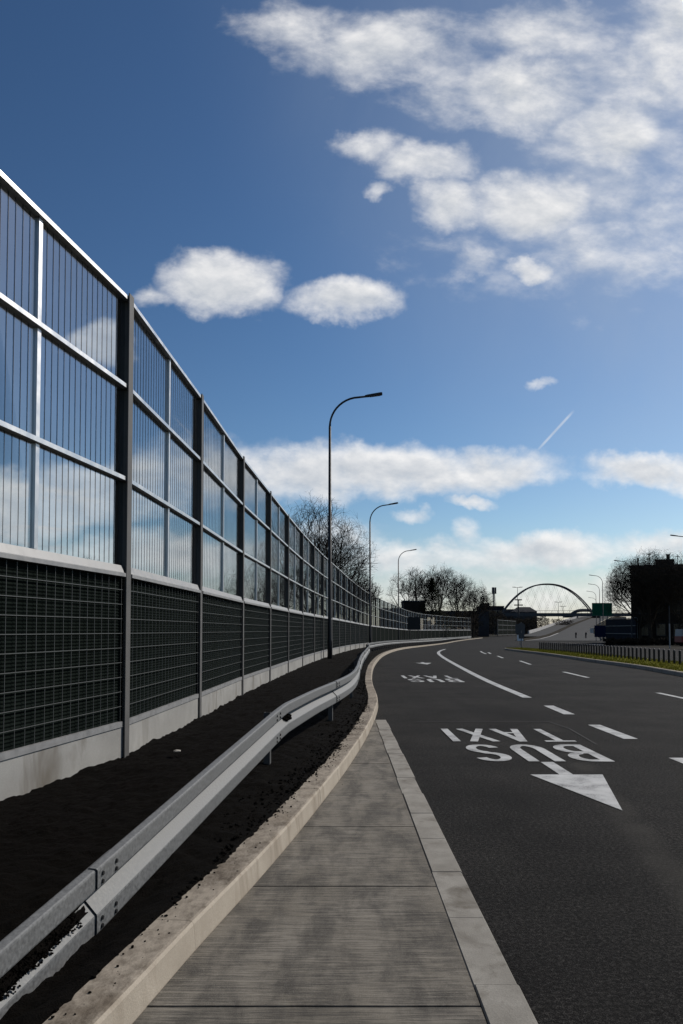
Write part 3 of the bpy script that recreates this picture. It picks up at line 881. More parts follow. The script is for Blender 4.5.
# ------------------------------------------------------------------ trees
def bare_tree(name, loc, label, height, spread, seed, group=None, trunk_h=.22, dens=1., twig=.011, cat='tree', lean=0., r0=None):
    rnd = random.Random(seed)
    t_ = thing(name, loc, label, cat, group)
    trunk, crown = MB(), MB()
    r0 = r0 or height * .017
    def grow_(p, d, L, r, lev):
        n = 4 if lev < 3 else 3
        path = [p.copy()]; rad = [r]; q = p.copy(); dd = d.copy()
        for k in range(n):
            dd = (dd + Vector((rnd.uniform(-1, 1), rnd.uniform(-1, 1), rnd.uniform(-.45, .75))) * (.09 + .045 * lev)).normalized()
            q = q + dd * (L / n); path.append(q.copy()); rad.append(max(twig * .6, r * (1 - (.40 if lev < 4 else .6) * (k + 1) / n)))
        (trunk if lev < 3 else crown).tube(path, rad, 7 if lev < 2 else (5 if lev < 3 else 3), cap=(lev < 2))
        if lev >= 5: return
        nb = max(2, int(round([5, 4, 4, 4, 3][lev] * dens + rnd.uniform(-.5, .5))))
        for b2 in range(nb):
            s = rnd.uniform(.35, 1.) if lev > 0 else rnd.uniform(.6, 1.)
            idx = min(n - 1, int(s * n)); fr2 = s * n - idx
            pos = path[idx].lerp(path[idx + 1], fr2)
            ang = rnd.uniform(.45, 1.05) if lev else rnd.uniform(.45, 1.0)
            az = b2 * 2.4 + rnd.random() * 1.5
            ax = dd.orthogonal().normalized(); ax = Matrix.Rotation(az, 3, dd) @ ax
            nd = (Matrix.Rotation(ang, 3, ax) @ dd)
            nd.x *= spread; nd.y *= spread; nd.z += .10; nd.normalize()
            grow_(pos, nd, L * rnd.uniform(.58, .86) * (1.45 if lev == 0 else 1.), max(twig, rad[idx] * rnd.uniform(.45, .62)), lev + 1)
        if lev < 3: grow_(path[-1], dd, L * .74 * (1.25 if lev == 0 else 1.), max(twig, rad[-1]), lev + 1)
    grow_(Vector((0, 0, -.3)), Vector((lean, 0, 1)).normalized(), height * .26, r0, 0)
    zz_ = sorted(p[2] for p in crown.v); k = height / zz_[int(len(zz_) * .985)]
    cz, rzz, rxy = height * .60, height * .40, height * .36 * spread
    def squash(p):
        x, y, z = p[0] * k, p[1] * k, p[2] * k
        if z < height * .2: return (x, y, z)
        q = math.sqrt((x / rxy) ** 2 + (y / rxy) ** 2 + ((z - cz) / rzz) ** 2)
        if q <= .8: return (x, y, z)
        f = (.8 + .46 * (1 - math.exp(-(q - .8) / .5))) / q
        return (x * f, y * f, cz + (z - cz) * f)
    trunk.v = [squash(p) for p in trunk.v]; crown.v = [squash(p) for p in crown.v]
    trunk.build('trunk', M['bark'], t_); crown.build('crown', M['bark'], t_)
    return t_
G1 = 'bare trees behind the noise barrier'
def ground_at(px, Y): q = at(px, Y); return (q.x, Y, zg(Y) - .05)
bare_tree('bare_tree', ground_at(312, 52), 'tall bare tree behind the barrier left of the nearest street lamp', 10.6, .95, 3, G1, dens=1.06, twig=.009)
bare_tree('bare_tree', ground_at(338, 60), 'broad bare tree behind the barrier right of the nearest street lamp', 10.0, 1.0, 7, G1, dens=1.06, twig=.010)
bare_tree('bare_tree', ground_at(356, 72), 'lower bare tree behind the barrier just left of the second street lamp', 7.6, 1.0, 12, G1, dens=1.06, twig=.011)
bare_tree('bare_tree', ground_at(262, 44), 'small bare tree showing dimly through the clear panes near the tall tree', 5.6, 1.1, 15, G1, twig=.006)
bare_tree('bare_tree', ground_at(75, 34), 'small bare tree showing through the lowest clear panes at the left edge', 4.9, 1.2, 21, G1, twig=.005)
G2 = 'bare trees before the arch bridge'
bare_tree('bare_tree', ground_at(418, 186), 'wide bare tree left of the dark conifer', 17.4, 1.1, 31, G2, dens=.93, twig=.028)
bare_tree('bare_tree', ground_at(438, 195), 'tallest bare tree rising behind the dark conifer', 19.0, .9, 33, G2, dens=.93, twig=.028)
bare_tree('bare_tree', ground_at(457, 200), 'dense bare tree right of the dark conifer', 18.0, 1.0, 37, G2, dens=.93, twig=.028)
bare_tree('bare_tree', ground_at(473, 215), 'low bare tree nearest the telecom mast', 14.5, 1.1, 41, G2, dens=.93, twig=.028)
bare_tree('bare_tree', ground_at(640, 108), 'bare tree spreading out left of the big dark building', 12.0, 1.0, 51, None, dens=1.2, twig=.014)
bare_tree('bare_tree', ground_at(652, 104), 'bare tree standing in front of the big dark building', 13.0, 1.1, 55, None, dens=1.2, twig=.013)
bare_tree('bare_tree', ground_at(677, 100), 'bare tree at the right edge in front of the big dark building', 12.2, 1.15, 58, None, dens=1.2, twig=.013)

def conifer(loc, h, w, label, seed):
    t_ = thing('conifer', loc, label, 'tree'); rnd = random.Random(seed)
    mb = MB(); mb.tube([(0, 0, 0), (0, 0, h * .95)], [.22, .03], 8); mb.build('trunk', M['bark'], t_)
    mb = MB()
    for q in range(12000):
        s = rnd.random() ** .8; z = h * (.06 + .94 * s); rmax = w / 2 * (1 - s) ** 1.0 * (1 + .22 * math.sin(s * 38) + rnd.uniform(-.2, .25)) + .06
        a = rnd.random() * 6.283; r = rmax * rnd.random() ** .5
        c = Vector((r * math.cos(a), r * math.sin(a), z - .18 * r))
        L = rnd.uniform(.18, .42); out_ = Vector((math.cos(a), math.sin(a), rnd.uniform(-.5, .2))).normalized() * L; sd = Vector((-math.sin(a), math.cos(a), rnd.uniform(-.3, .3))) * L * .3
        mb.add([c - sd, c + sd, c + out_], [(0, 1, 2)])
    mb.build('crown', M['evergreen'], t_)
conifer(ground_at(432, 165), 13.4, 10.5, 'dark conical evergreen tree in front of the bare trees', 5)

def hedge(name, x0, x1, y, h, d, label, seed, material='hedge', n=7000, rot=0.):
    rnd = random.Random(seed); t_ = thing(name, ((x0 + x1) / 2, y, zg(y) - .1), label, 'hedge')
    mb = MB(); W = x1 - x0
    for q in range(n):
        x = rnd.uniform(-W / 2, W / 2); hh = h * (.72 + .28 * mnoise.noise(Vector((x * .35, seed, 0))) + .12 * mnoise.noise(Vector((x * 1.7, seed, 3))))
        z = hh * rnd.random() ** .7; yy = rnd.uniform(-d / 2, d / 2)
        L = rnd.uniform(.2, .6); a = Vector((rnd.uniform(-1, 1), rnd.uniform(-1, 1), rnd.uniform(-.2, 1))).normalized() * L; s = a.orthogonal().normalized() * L * .28
        c = Vector((x, yy + rot * x, z)); mb.add([c - s, c + s, c + a], [(0, 1, 2)])
    mb.build('foliage', M[material], t_)
    mb = MB()
    for q in range(int(W / 2.) + 1):
        x = -W / 2 + q * 2.; mb.tube([(x, rot * x, 0), (x + .2, rot * x, h * .6)], [.06, .02], 5)
    mb.build('stem', M['bark'], t_)
    return t_
q0, q1 = at(398, 232), at(478, 232)
hedge('hedge', q0.x, q1.x, 232, 10., 4., 'long dark hedge behind the far end of the noise barrier', 3, n=15000)
q0, q1 = at(474, 335), at(503, 335)
hedge('hedge', q0.x, q1.x, 335, 14., 5., 'dark thicket left of the blue clad building at the far left kerb', 23, n=7000)
q0, q1 = at(552, 300), at(572, 300)
hedge('thicket', q0.x, q1.x, 300, 8.5, 5., 'dark thicket under the arch beside the flyover', 6, n=2500)
q0, q1 = at(506, 330), at(552, 330)
hedge('thicket', q0.x, q1.x, 335, 10.5, 5., 'long dark thicket under the deck of the arch bridge', 9, n=9000)
q0, q1 = at(600, 100), at(690, 92)
hedge('hedge', 34, 47, 99, 1.2, 1.2, 'low dark hedge in front of the big dark building', 14, n=3000)

# wood added out of view on the right so the barrier panes reflect dark
mb = MB(); rnd = random.Random(77)
for q in range(26000):
    far_ = q % 3; a = R(rnd.uniform(27, 75) if not far_ else rnd.uniform(21.7, 52)); d_ = rnd.uniform(118, 150) if not far_ else rnd.uniform(440, 475)
    x, y = d_ * math.sin(a), d_ * math.cos(a)
    hh = (25. if far_ else 9.5) * (.7 + .5 * mnoise.noise(Vector((a * 14, 0, 0))) + .25 * mnoise.noise(Vector((a * 60, 2, 0))))
    z = hh * rnd.random() ** .6; L = rnd.uniform(.5, 1.3) * (3.4 if far_ else 1)
    v = Vector((rnd.uniform(-1, 1), rnd.uniform(-1, 1), rnd.uniform(0, 1.6))).normalized() * L; w_ = v.orthogonal().normalized() * L * (.45 if far_ else .16)
    c = Vector((x, y, z - .5)); mb.add([c - w_, c + w_, c + v], [(0, 1, 2)])
tag(mb.build('added_wood', M['hedge']), 'unseen bare wood added right of the road as a dark reflection for the panes', 'wood', kind='stuff')

# ------------------------------------------------------------------ buildings
def block(t_, x0, x1, y0, y1, z0, z1, wall, roof_h=.25, name='wall', roof='roof'):
    mb = MB(); mb.box(x0, x1, y0, y1, z0, z1); mb.build(name, wall, t_)
    mb = MB(); mb.box(x0 - .15, x1 + .15, y0 - .15, y1 + .15, z1 + .002, z1 + roof_h); mb.build('roof', M[roof], t_)
def windows(t_, x0, x1, y, z0, rows_, cols, w, h, dz, trim):
    for r in range(rows_):
        for c in range(cols):
            x = x0 + (x1 - x0) * (c + .5) / cols; z = z0 + r * dz
            mb = MB()
            for (a, b2, cc, dd) in ((x - w / 2 - .1, x - w / 2, z - .1, z + h + .1), (x + w / 2, x + w / 2 + .1, z - .1, z + h + .1), (x - w / 2, x + w / 2, z - .12, z), (x - w / 2, x + w / 2, z + h, z + h + .1)):
                mb.box(a, b2, y - .06, y - .002, cc, dd)
            fr2 = mb.build('window', trim, t_)
            mb = MB(); mb.box(x - w / 2, x + w / 2, y - .02, y - .003, z, z + h); mb.build('pane', M['window'], fr2)
# big dark building on the right
q = at(631, 116); bx = q.x
t_ = thing('building', (bx, 116, -.6), 'big dark brick building with chimneys and aerials at the right edge', 'building')
t_.rotation_euler = (0, 0, R(-23))
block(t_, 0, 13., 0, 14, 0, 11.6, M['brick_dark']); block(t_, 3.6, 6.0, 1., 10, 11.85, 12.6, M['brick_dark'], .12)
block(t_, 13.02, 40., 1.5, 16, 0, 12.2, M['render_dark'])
windows(t_, .6, 12.4, 0, 1.3, 3, 5, 1.2, 1.7, 3.3, M['roof']); windows(t_, 13.6, 38, 1.5, 1.3, 3, 9, 1.3, 1.7, 3.4, M['roof'])
for (x, h, w) in ((1.0, 1.2, .24), (5.3, .8, .5)):
    zb = 12.73 if x > 3.6 else 11.86
    mb = MB(); mb.box(x - w / 2, x + w / 2, 3, 3 + w, zb, zb + h); mb.box(x - w / 2 - .06, x + w / 2 + .06, 2.94, 3.06 + w, zb + h + .002, zb + h + .14); mb.build('chimney', M['brick_dark'], t_)
mb = MB(); mb.tube([(2.6, 3, 11.86), (2.6, 3, 14.1)], [.07, .05], 6); mb.box(2.3, 2.9, 2.9, 3.1, 13.7, 13.78); mb.build('aerial', M['black_metal'], t_)
mb = MB(); mb.tube([(6.6, 3, 11.86), (6.6, 3, 13.6)], [.05, .04], 6); mb.box(6.3, 6.9, 2.95, 3.05, 13.2, 13.28); mb.build('aerial', M['black_metal'], t_)
# noise screen on the right with pale rails
q = at(606, 128); q1 = at(636, 112)
t_ = thing('noise_screen', (q.x, 128, zg(128)), 'dark noise screen with thin pale rails left of the big dark building', 'noise screen')
dv = Vector((q1.x - q.x, 112 - 128, 0)); L = dv.length; dv.normalize(); nr = Vector((dv.y, -dv.x, 0))
def tf(u, v, z): p = dv * u + nr * v; return (p.x, p.y, z)
mb = MB(); mb.box(0, L, -.06, .06, 0, 3.8, tf); mb.build('panel', M['blue_clad'], t_)
for z in (.4, 1.5, 2.7, 3.85):
    mb = MB(); mb.box(0, L, .062, .14, z, z + .10, tf); mb.box(0, L, -.14, -.062, z, z + .10, tf); mb.build('rail', M['galv'], t_)
for k in range(5):
    u = L * k / 4; mb = MB(); mb.box(u - .09, u + .09, -.2, -.142, 0, 4.0, tf); mb.build('post', M['post'], t_)
# kerbside low wall that catches the light
mb = MB(); mb.rows([[(33.5, 103, zg(103) + .0), (33.5, 106, zg(106) + .02)], [(46, 97, zg(97) + .02), (46, 100, zg(100) + .02)], [(62, 95, zg(95) + .02), (62, 98, zg(98) + .02)]])
tag(mb.build('pavement', M['pave']), kind='structure')
# buildings on the left background
q = at(396, 245); q2 = at(489, 245)
t_ = thing('building', (q.x, 245, -.6), 'long low dark building behind the far end of the noise barrier', 'building')
block(t_, 0, q2.x - q.x, 0, 12, 0, 8.0, M['render_dark']); windows(t_, 1, q2.x - q.x - 1, 0, 3.6, 1, 9, 1.4, 1.3, 3, M['roof'])
q = at(394.5, 165); t_ = thing('building', (q.x, 165, -.6), 'small dark flat roofed building left of the conifer', 'building')
block(t_, -3, 2.0, 0, 6, 0, 6.6, M['brick_dark']); block(t_, 2.02, 6.6, 0, 7, 0, 8.2, M['brick_dark'])
windows(t_, 2.4, 6.2, 0, 4.6, 1, 2, 1., 1.3, 3, M['roof'])
q = at(481, 430); t_ = thing('building', (q.x, 430, -.6), 'dark blue clad building under the left end of the arch', 'building')
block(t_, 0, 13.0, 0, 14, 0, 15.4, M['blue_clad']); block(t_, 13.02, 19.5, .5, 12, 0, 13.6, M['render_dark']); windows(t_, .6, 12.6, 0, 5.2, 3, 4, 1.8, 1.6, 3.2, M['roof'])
mb = MB(); mb.box(1, 5, 2, 5, 15.66, 17.4); mb.build('roof_plant', M['render_dark'], t_)
q = at(494, 437, 587.5); t_ = thing('telecom_mast', (q.x, 437, 15.06), 'slim telecom mast with a cluster of aerials on the blue clad building', 'mast')
H_ = q.z - 15.06
mb = MB(); mb.tube([(0, 0, 0), (0, 0, H_)], [.5, .4], 8)
for s in (-1., 1.): mb.tube([(s, 0, 0), (s * .5, 0, H_ * .8)], [.1, .08], 5)
mb.build('pole', M['galv'], t_)
for a in (0, 120, 240):
    c = (math.cos(R(a)) * .95, math.sin(R(a)) * .95); mb = MB(); mb.box(c[0] - .45, c[0] + .45, c[1] - .25, c[1] + .25, H_ - 3.6, H_ + .1); mb.build('aerial', M['sign_back'], t_)
q = at(515, 420); q2 = at(537, 420)
t_ = thing('building', (q.x, 420, -.6), 'distant dark building with a hipped roof under the arch', 'building'); W = q2.x - q.x
mb = MB(); mb.box(0, W, 0, 14, 0, 12.2); mb.build('wall', M['render_dark'], t_)
mb = MB(); mb.hexa([(-.3, -.3, 12.21), (W + .3, -.3, 12.21), (W + .3, 14.3, 12.21), (-.3, 14.3, 12.21), (W * .28, 5, 14.9), (W * .78, 5, 14.9), (W * .78, 9, 14.9), (W * .28, 9, 14.9)]); mb.build('roof', M['roof'], t_)
windows(t_, .5, W - .5, 0, 6.5, 2, 5, 1.2, 1.5, 2.9, M['roof'])

# free-standing screen beside the sliproad (pale rails)
q = at(497.5, 247); q2 = at(515.5, 285)
t_ = thing('noise_screen', (q.x, 247, -.6), 'short free standing screen with pale rails in front of the blue clad building', 'noise screen')
dv = Vector((q2.x - q.x, 38, 0)); L = dv.length; dv.normalize(); nr = Vector((dv.y, -dv.x, 0))
for k in range(5):
    u = L * k / 4; mb = MB(); mb.box(u - .11, u + .11, -.1, .1, 0, 5.7, tf); mb.build('post', M['post'], t_)
for k in range(4):
    u = L * k / 4; mb = MB(); mb.box(u + .12, u + L / 4 - .12, -.02, .02, .6, 5.6, tf); mb.build('panel', M['absorber'], t_)
for z in (.5, 2.1, 3.7, 5.3):
    mb = MB(); mb.box(.12, L, .102, .16, z, z + .13, tf); mb.build('rail', M['galv'], t_)
# blank sign board standing in front of the barrier
q = at(414, 112); zb = zg(112) + .1
t_ = thing('sign_board', (q.x, 112, zb), 'black square sign board on two posts in front of the far noise barrier', 'sign')
mb = MB(); mb.box(-.9, .9, -.04, .0, 1.95, 3.85); mb.build('board', M['black_metal'], t_)
for s in (-.6, .6): mb = MB(); mb.tube([(s, .05, 0), (s, .05, 3.8)], [.045, .045], 8); mb.build('post', M['black_metal'], t_)
# green direction sign with posts, blue sign under it
q = at(602, 150); t_ = thing('direction_sign', (q.x, 150, -.6), 'big green direction sign on two posts beside the right carriageway', 'sign')
mb = MB(); mb.box(-1.95, 1.95, -.1, 0, 4.9, 7.4); mb.build('board', M['green_sign'], t_)
mb = MB()
for (a, b2, c, d) in ((-1.88, 1.88, 7.27, 7.33), (-1.88, 1.88, 4.97, 5.03), (-1.88, -1.82, 5.03, 7.27), (1.82, 1.88, 5.03, 7.27)): mb.box(a, b2, -.115, -.102, c, d)
mb.build('border', mat('dim sign border', (.02, .14, .085), .6), t_)
for s in (-.35, 1.1): mb = MB(); mb.tube([(s, .1, 0), (s, .1, 7.3)], [.1, .1], 8); mb.build('post', M['galv'], t_)
q = at(600, 132); t_ = thing('blue_sign', (q.x, 132, -.6), 'blue sign board below the green direction sign', 'sign')
mb = MB(); mb.box(-1.0, 1.0, -.06, 0, .9, 2.9); mb.build('board', M['blue_sign'], t_)
mb = MB(); mb.box(-1.75, -1.15, -.06, 0, 1.6, 2.4); mb.build('side_board', M['white_metal'], t_)
for s in (-.7, .7): mb = MB(); mb.tube([(s, .06, 0), (s, .06, 2.9)], [.06, .06], 8); mb.build('post', M['galv'], t_)
# slim bare pole at the right
q = at(669.3, 62, 606); t_ = thing('pole', (q.x, 62, 0), 'slim pole with a pale lower half in front of the big dark building', 'pole')
mb = MB(); mb.tube([(0, 0, 0), (0, 0, 2.0)], [.05, .05], 10); mb.build('lower_shaft', M['galv_trim'], t_)
mb = MB(); mb.tube([(0, 0, 2.0), (0, 0, q.z)], [.042, .035], 10); mb.build('upper_shaft', M['lamp_metal'], t_)
# red vehicle at the right edge
q = at(688, 88); t_ = thing('van', (q.x, 88, zg(88)), 'red van with pale framed windows parked at the right edge', 'van')
def vf(x, y, z): return (x, y, z)
mb = MB(); mb.prism([(-1.2, .45), (3.4, .45), (3.4, 1.05), (2.7, 1.15), (-1.2, 1.15)], -.9, .9, lambda a, b2, c: (a, c, b2)); mb.build('body', M['red'], t_)
mb = MB(); mb.prism([(-1.18, 1.152), (2.6, 1.152), (1.9, 1.95), (-1.1, 1.95)], -.85, .85, lambda a, b2, c: (a, c, b2)); cab = mb.build('cabin', M['galv_trim'], t_)
for (a, b2) in ((-.95, .0), (.15, 1.0), (1.15, 1.8)):
    mb = MB(); mb.box(a, b2, -.87, -.852, 1.3, 1.8); mb.build('window', M['window'], cab)
for x in (-.5, 2.5):
    for s in (-.86, .70):
        mb = MB(); mb.tube([(x, s, .34), (x, s + .18, .34)], [.34, .34], 16); w_ = mb.build('wheel', M['tyre'], t_)
        mb = MB(); mb.tube([(x, s - .01 if s < 0 else s + .18, .34), (x, (s - .003) if s < 0 else s + .19, .34)], [.18, .18], 12); mb.build('rim', M['galv'], w_)

# ------------------------------------------------------------------ flyover ramp, arch bridge
RZ = [(-.58, 150), (-.45, 165), (-.1, 190), (.6, 220), (1.4, 250), (3.0, 290), (5.1, 330), (8., 390), (9.0, 420), (9.6, 470)]
rz = lambda y: interp(RZ, y)
ML = [(33.5, 145), (41.5, 163.4), (51, 190), (61.5, 220), (72.5, 252), (86.5, 290), (103, 330), (128, 390), (142, 420), (166, 470)]
ml = lambda y: interp(ML, y)
ysF = [148 + 6 * i for i in range(54)]
def ramp_strip(name, x0, x1, dz, m_, y0=148):
    mb = MB(); mb.rows([[(ml(y) + x0(y), y, rz(y) + dz), (ml(y) + x1(y), y, rz(y) + dz)] for y in ysF if y >= y0])
    return tag(mb.build(name, m_), kind='structure')
wr = lambda y: interp([(15, 148), (13.5, 165), (10.5, 220), (8.5, 330), (8.5, 470)], y)
ramp_strip('flyover_road', lambda y: .35, lambda y: wr(y), .06, M['asphalt_far'])
ramp_strip('flyover_road_left', lambda y: -7.2, lambda y: -.35, .06, M['asphalt_far'], 190)
# embankment side walls
mb = MB()
for xo in (lambda y: -7.4, ):
    mb.rows([[(ml(y) + xo(y), y, -1.), (ml(y) + xo(y), y, rz(y) + .05)] for y in ysF if y >= 190])
mb.rows([[(ml(y) + wr(y) + .2, y, rz(y) + .05), (ml(y) + wr(y) + .2, y, -1.)] for y in ysF])
tag(mb.build('embankment', M['ground']), kind='structure')
def long_barrier(name, xo, w, h, m_, label, y0, cat='barrier'):
    ys = [y for y in ysF if y >= y0]
    mb = MB(); rows = []
    for y in ys:
        x = ml(y) + xo(y); z = rz(y) + .05
        rows.append([(x - w, y, z), (x + w, y, z), (x + w * .6, y, z + h), (x - w * .6, y, z + h)])
    mb.rows(rows, True); mb.add(rows[0], [(0, 1, 2, 3)]); mb.add(rows[-1], [(3, 2, 1, 0)])
    tag(mb.build(name, m_), label, cat)
long_barrier('concrete_barrier', lambda y: -7.3, .22, .85, M['barrier'], 'pale concrete barrier climbing along the left edge of the flyover', 214)
mb = MB(); mb.rows([[(ml(y) - 1.6 + .0 * y, y, rz(y) + .08), (ml(y) - .3, y, rz(y) + .5), (ml(y) + .3, y, rz(y) + .08)] for y in ysF])
tag(mb.build('flyover_median', M['hedge']), kind='structure')
mb = MB(); mb.rows([[(ml(y) + .35, y, rz(y) + .075), (ml(y) + .75, y, rz(y) + .075)] for y in ysF if y < 225]); tag(mb.build('flyover_edge_line', M['barrier']), kind='structure')
for (px, lab) in ((575.6, 'left one of two small dark marker posts on the ramp carriageway'), (585.6, 'right one of two small dark marker posts on the ramp carriageway')):
    y = 172; q = at(px, y); z = -.35
    t_ = thing('marker_post', (q.x, y, z), lab, 'marker post')
    mb = MB(); mb.box(-.12, .12, -.08, .08, 0, 1.25); mb.build('stem', M['black_metal'], t_)
    mb = MB(); mb.box(-.2, .2, -.1, -.082, .8, 1.3); mb.build('reflector_plate', M['black_metal'], t_)

# arch bridge
D = 380.
a0, a1 = at(503.5, D, 610), at(592.5, D, 609); top = at(546.5, D, 583.2); dk = at(548, D, 614.5).z
cx = (a0.x + a1.x) / 2; hw = (a1.x - a0.x) / 2 + .3
t_ = thing('arch_bridge', (cx, D, -.6), 'slender dark network arch bridge crossing over the road in the distance', 'bridge')
def arch_pt(s, dy):  # s in -1..1
    return (s * hw * 1.04, dy, dk - .6 + (top.z - dk) * (1 - abs(s) ** 2.25) + .6 + .6 - .4)
for dy in (0, 3):
    mb = MB(); mb.tube([arch_pt(-1 + 2 * k / 40, dy) for k in range(41)], [.33] * 41, 8); mb.build('arch', M['bridge'], t_)
mb = MB(); mb.box(-hw - 12, hw + 30, -.8, 3.8, dk + .6 - .9, dk + .6 + .7); mb.build('deck', M['bridge'], t_)
for dy in (0, 3):
    for k in range(1, 12):
        s = -1 + 2 * k / 12
        for dx in (-.22, .22):
            p1 = arch_pt(s, dy); s2 = max(-.98, min(.98, s + dx)); mb = MB(); mb.tube([p1, (s2 * hw, dy, dk + 1.2)], [.03, .03], 4); mb.build('hanger', M['bridge'], t_)
mb = MB(); mb.box(-hw - 12, hw + 30, -.9, -.82, dk + 1.32, dk + 2.3) if False else None
for k in range(30):
    x = -hw - 11 + k * (2 * hw + 40) / 29; mb.tube([(x, -.7, dk + 1.3), (x, -.7, dk + 2.5)], [.07, .07], 4)
mb.tube([(-hw - 11, -.7, dk + 2.5), (hw + 29, -.7, dk + 2.5)], [.07, .07], 4); mb.build('railing', M['bridge'], t_)
for x in (-hw - 2.5, hw + 2.):
    mb = MB(); mb.box(x - 1.6, x + 1.6, .5, 2.5, -1, dk + .6 - .92); mb.build('pier', M['render_dark'], t_)
# small second arch behind
b0, b1 = at(570, 440, 616), at(600, 440, 616)
t_ = thing('arch_bridge', ((b0.x + b1.x) / 2, 440, 5.), 'low dark arched bridge just left of the green direction sign', 'bridge'); hw2 = (b1.x - b0.x) / 2; z0 = b0.z - 5; rise = at(580, 440, 610.3).z - b0.z
mb = MB(); mb.tube([(hw2 * s, 0, z0 + rise * (1 - abs(s) ** 3.) ) for s in [-1 + k / 12 for k in range(25)]], [.9] * 25, 8); mb.build('arch', M['bridge'], t_)
mb = MB(); mb.box(-hw2 - 3, hw2 + 3, 1., 4., z0 - .9, z0 + .6); mb.build('deck', M['bridge'], t_)

# dark soil verge on the far side of the opposite carriageway
tag(strip('far_verge', lambda y: 27.5 + max(0, (y - 60)) * .22, lambda y: 120., [20 + 5 * i for i in range(17)], .012, M['ground'], 4), kind='structure')

# ------------------------------------------------------------------ world: Nishita sky with procedural clouds
SUN_AZ, SUN_EL = R(52), R(37)     # azimuth from +Y towards +X
W = bpy.data.worlds.new('World'); S.world = W; W.use_nodes = True
t = NT(W.node_tree); t.n.clear()
out = t.new('ShaderNodeOutputWorld'); bg = t.new('ShaderNodeBackground')
sky = t.new('ShaderNodeTexSky'); sky.sky_type = 'NISHITA'; sky.sun_disc = False
sky.sun_elevation = SUN_EL; sky.sun_rotation = SUN_AZ
sky.altitude = 100; sky.air_density = 1.0; sky.dust_density = .55; sky.ozone_density = 2.4
CLOUDS = [  # centre px, py, rx, ry, strength (as seen along the road, turned into directions)
    (225, 274, 64, 34, 1.), (207, 262, 40, 27, .9), (345, 297, 53, 24, 1.), (148, 292, 18, 10, .3),
    (372, 138, 42, 20, .75), (428, 156, 58, 25, .85), (378, 180, 16, 8, .5), (450, 197, 40, 28, .85), (530, 194, 68, 40, 1.), (480, 256, 26, 14, .4), (533, 258, 26, 14, .9),
    (300, 8, 70, 26, .38), (390, 38, 95, 40, .58), (470, 90, 60, 22, .3), (525, 78, 85, 42, .72), (612, 122, 62, 38, .62), (560, 12, 120, 28, .5), (640, 60, 70, 50, .4), (700, 20, 70, 60, .8), (670, 175, 90, 60, .16), (620, 245, 120, 30, .12),
    (300, 474, 85, 29, 1.), (400, 468, 120, 29, 1.), (495, 467, 78, 25, 1.), (642, 471, 66, 18, 1.), (720, 472, 70, 24, 1.), (471, 500, 30, 8, .75), (410, 514, 16, 8, .5), (541, 381, 10, 5, .3),
    (466, 536, 16, 16, .45), (420, 560, 120, 17, .7), (560, 551, 120, 17, .85), (660, 548, 80, 16, .85), (330, 545, 60, 26, .6), (480, 590, 260, 22, .45),
    (200, 470, 100, 40, .9), (90, 492, 120, 34, 1.3), (97, 342, 34, 26, 1.1), (10, 505, 90, 40, 1.3), (150, 556, 130, 22, .9), (40, 560, 90, 18, .8)]
gtree = bpy.data.node_groups.new('cloud density', 'ShaderNodeTree')
gtree.interface.new_socket('Direction', in_out='INPUT', socket_type='NodeSocketVector')
gtree.interface.new_socket('Density', in_out='OUTPUT', socket_type='NodeSocketFloat')
gtree.interface.new_socket('Billow', in_out='OUTPUT', socket_type='NodeSocketFloat')
g = NT(gtree); gi = g.new('NodeGroupInput'); go = g.new('NodeGroupOutput')
dirv = gi.outputs[0]
sx = g.new('ShaderNodeSeparateXYZ'); g.l.new(dirv, sx.inputs[0])
yy = g.math('MAXIMUM', sx.outputs['Y'], .05)
u_ = g.math('DIVIDE', sx.outputs['X'], yy); v_ = g.math('DIVIDE', sx.outputs['Z'], yy)
cmb = g.new('ShaderNodeCombineXYZ'); g.l.new(u_, cmb.inputs[0]); g.l.new(v_, cmb.inputs[1])
uv = cmb.outputs[0]
wn = g.new('ShaderNodeTexNoise'); g.l.new(uv, wn.inputs['Vector']); wn.inputs['Scale'].default_value = 9; wn.inputs['Detail'].default_value = 5; wn.inputs['Roughness'].default_value = .62
vm = g.new('ShaderNodeVectorMath', operation='SUBTRACT'); g.l.new(wn.outputs['Color'], vm.inputs[0]); vm.inputs[1].default_value = (.5, .5, .5)
vs = g.new('ShaderNodeVectorMath', operation='SCALE'); g.l.new(vm.outputs[0], vs.inputs[0]); vs.inputs['Scale'].default_value = .075
va = g.new('ShaderNodeVectorMath', operation='ADD'); g.l.new(uv, va.inputs[0]); g.l.new(vs.outputs[0], va.inputs[1])
s2 = g.new('ShaderNodeSeparateXYZ'); g.l.new(va.outputs[0], s2.inputs[0])
acc = None
for (px, py, rx, ry, st) in CLOUDS:
    cu, cv = (px - 341.5) / 768., (630.2 - py) / 768.; ru, rv = rx / 768., ry / 768.
    a = g.math('MULTIPLY_ADD', s2.outputs['X'], 1 / ru, -cu / ru); b2 = g.math('MULTIPLY_ADD', s2.outputs['Y'], 1 / rv, -cv / rv)
    r2 = g.math('MULTIPLY_ADD', a, a, g.math('MULTIPLY', b2, b2))
    e = g.math('MULTIPLY', g.math('SUBTRACT', 1., r2), st) if st != 1. else g.math('SUBTRACT', 1., r2)
    e = g.math('MAXIMUM', e, -1.0)
    if acc is None: acc = e
    else:
        nd = g.math('SMOOTH_MAX', acc, e, .12); acc = nd
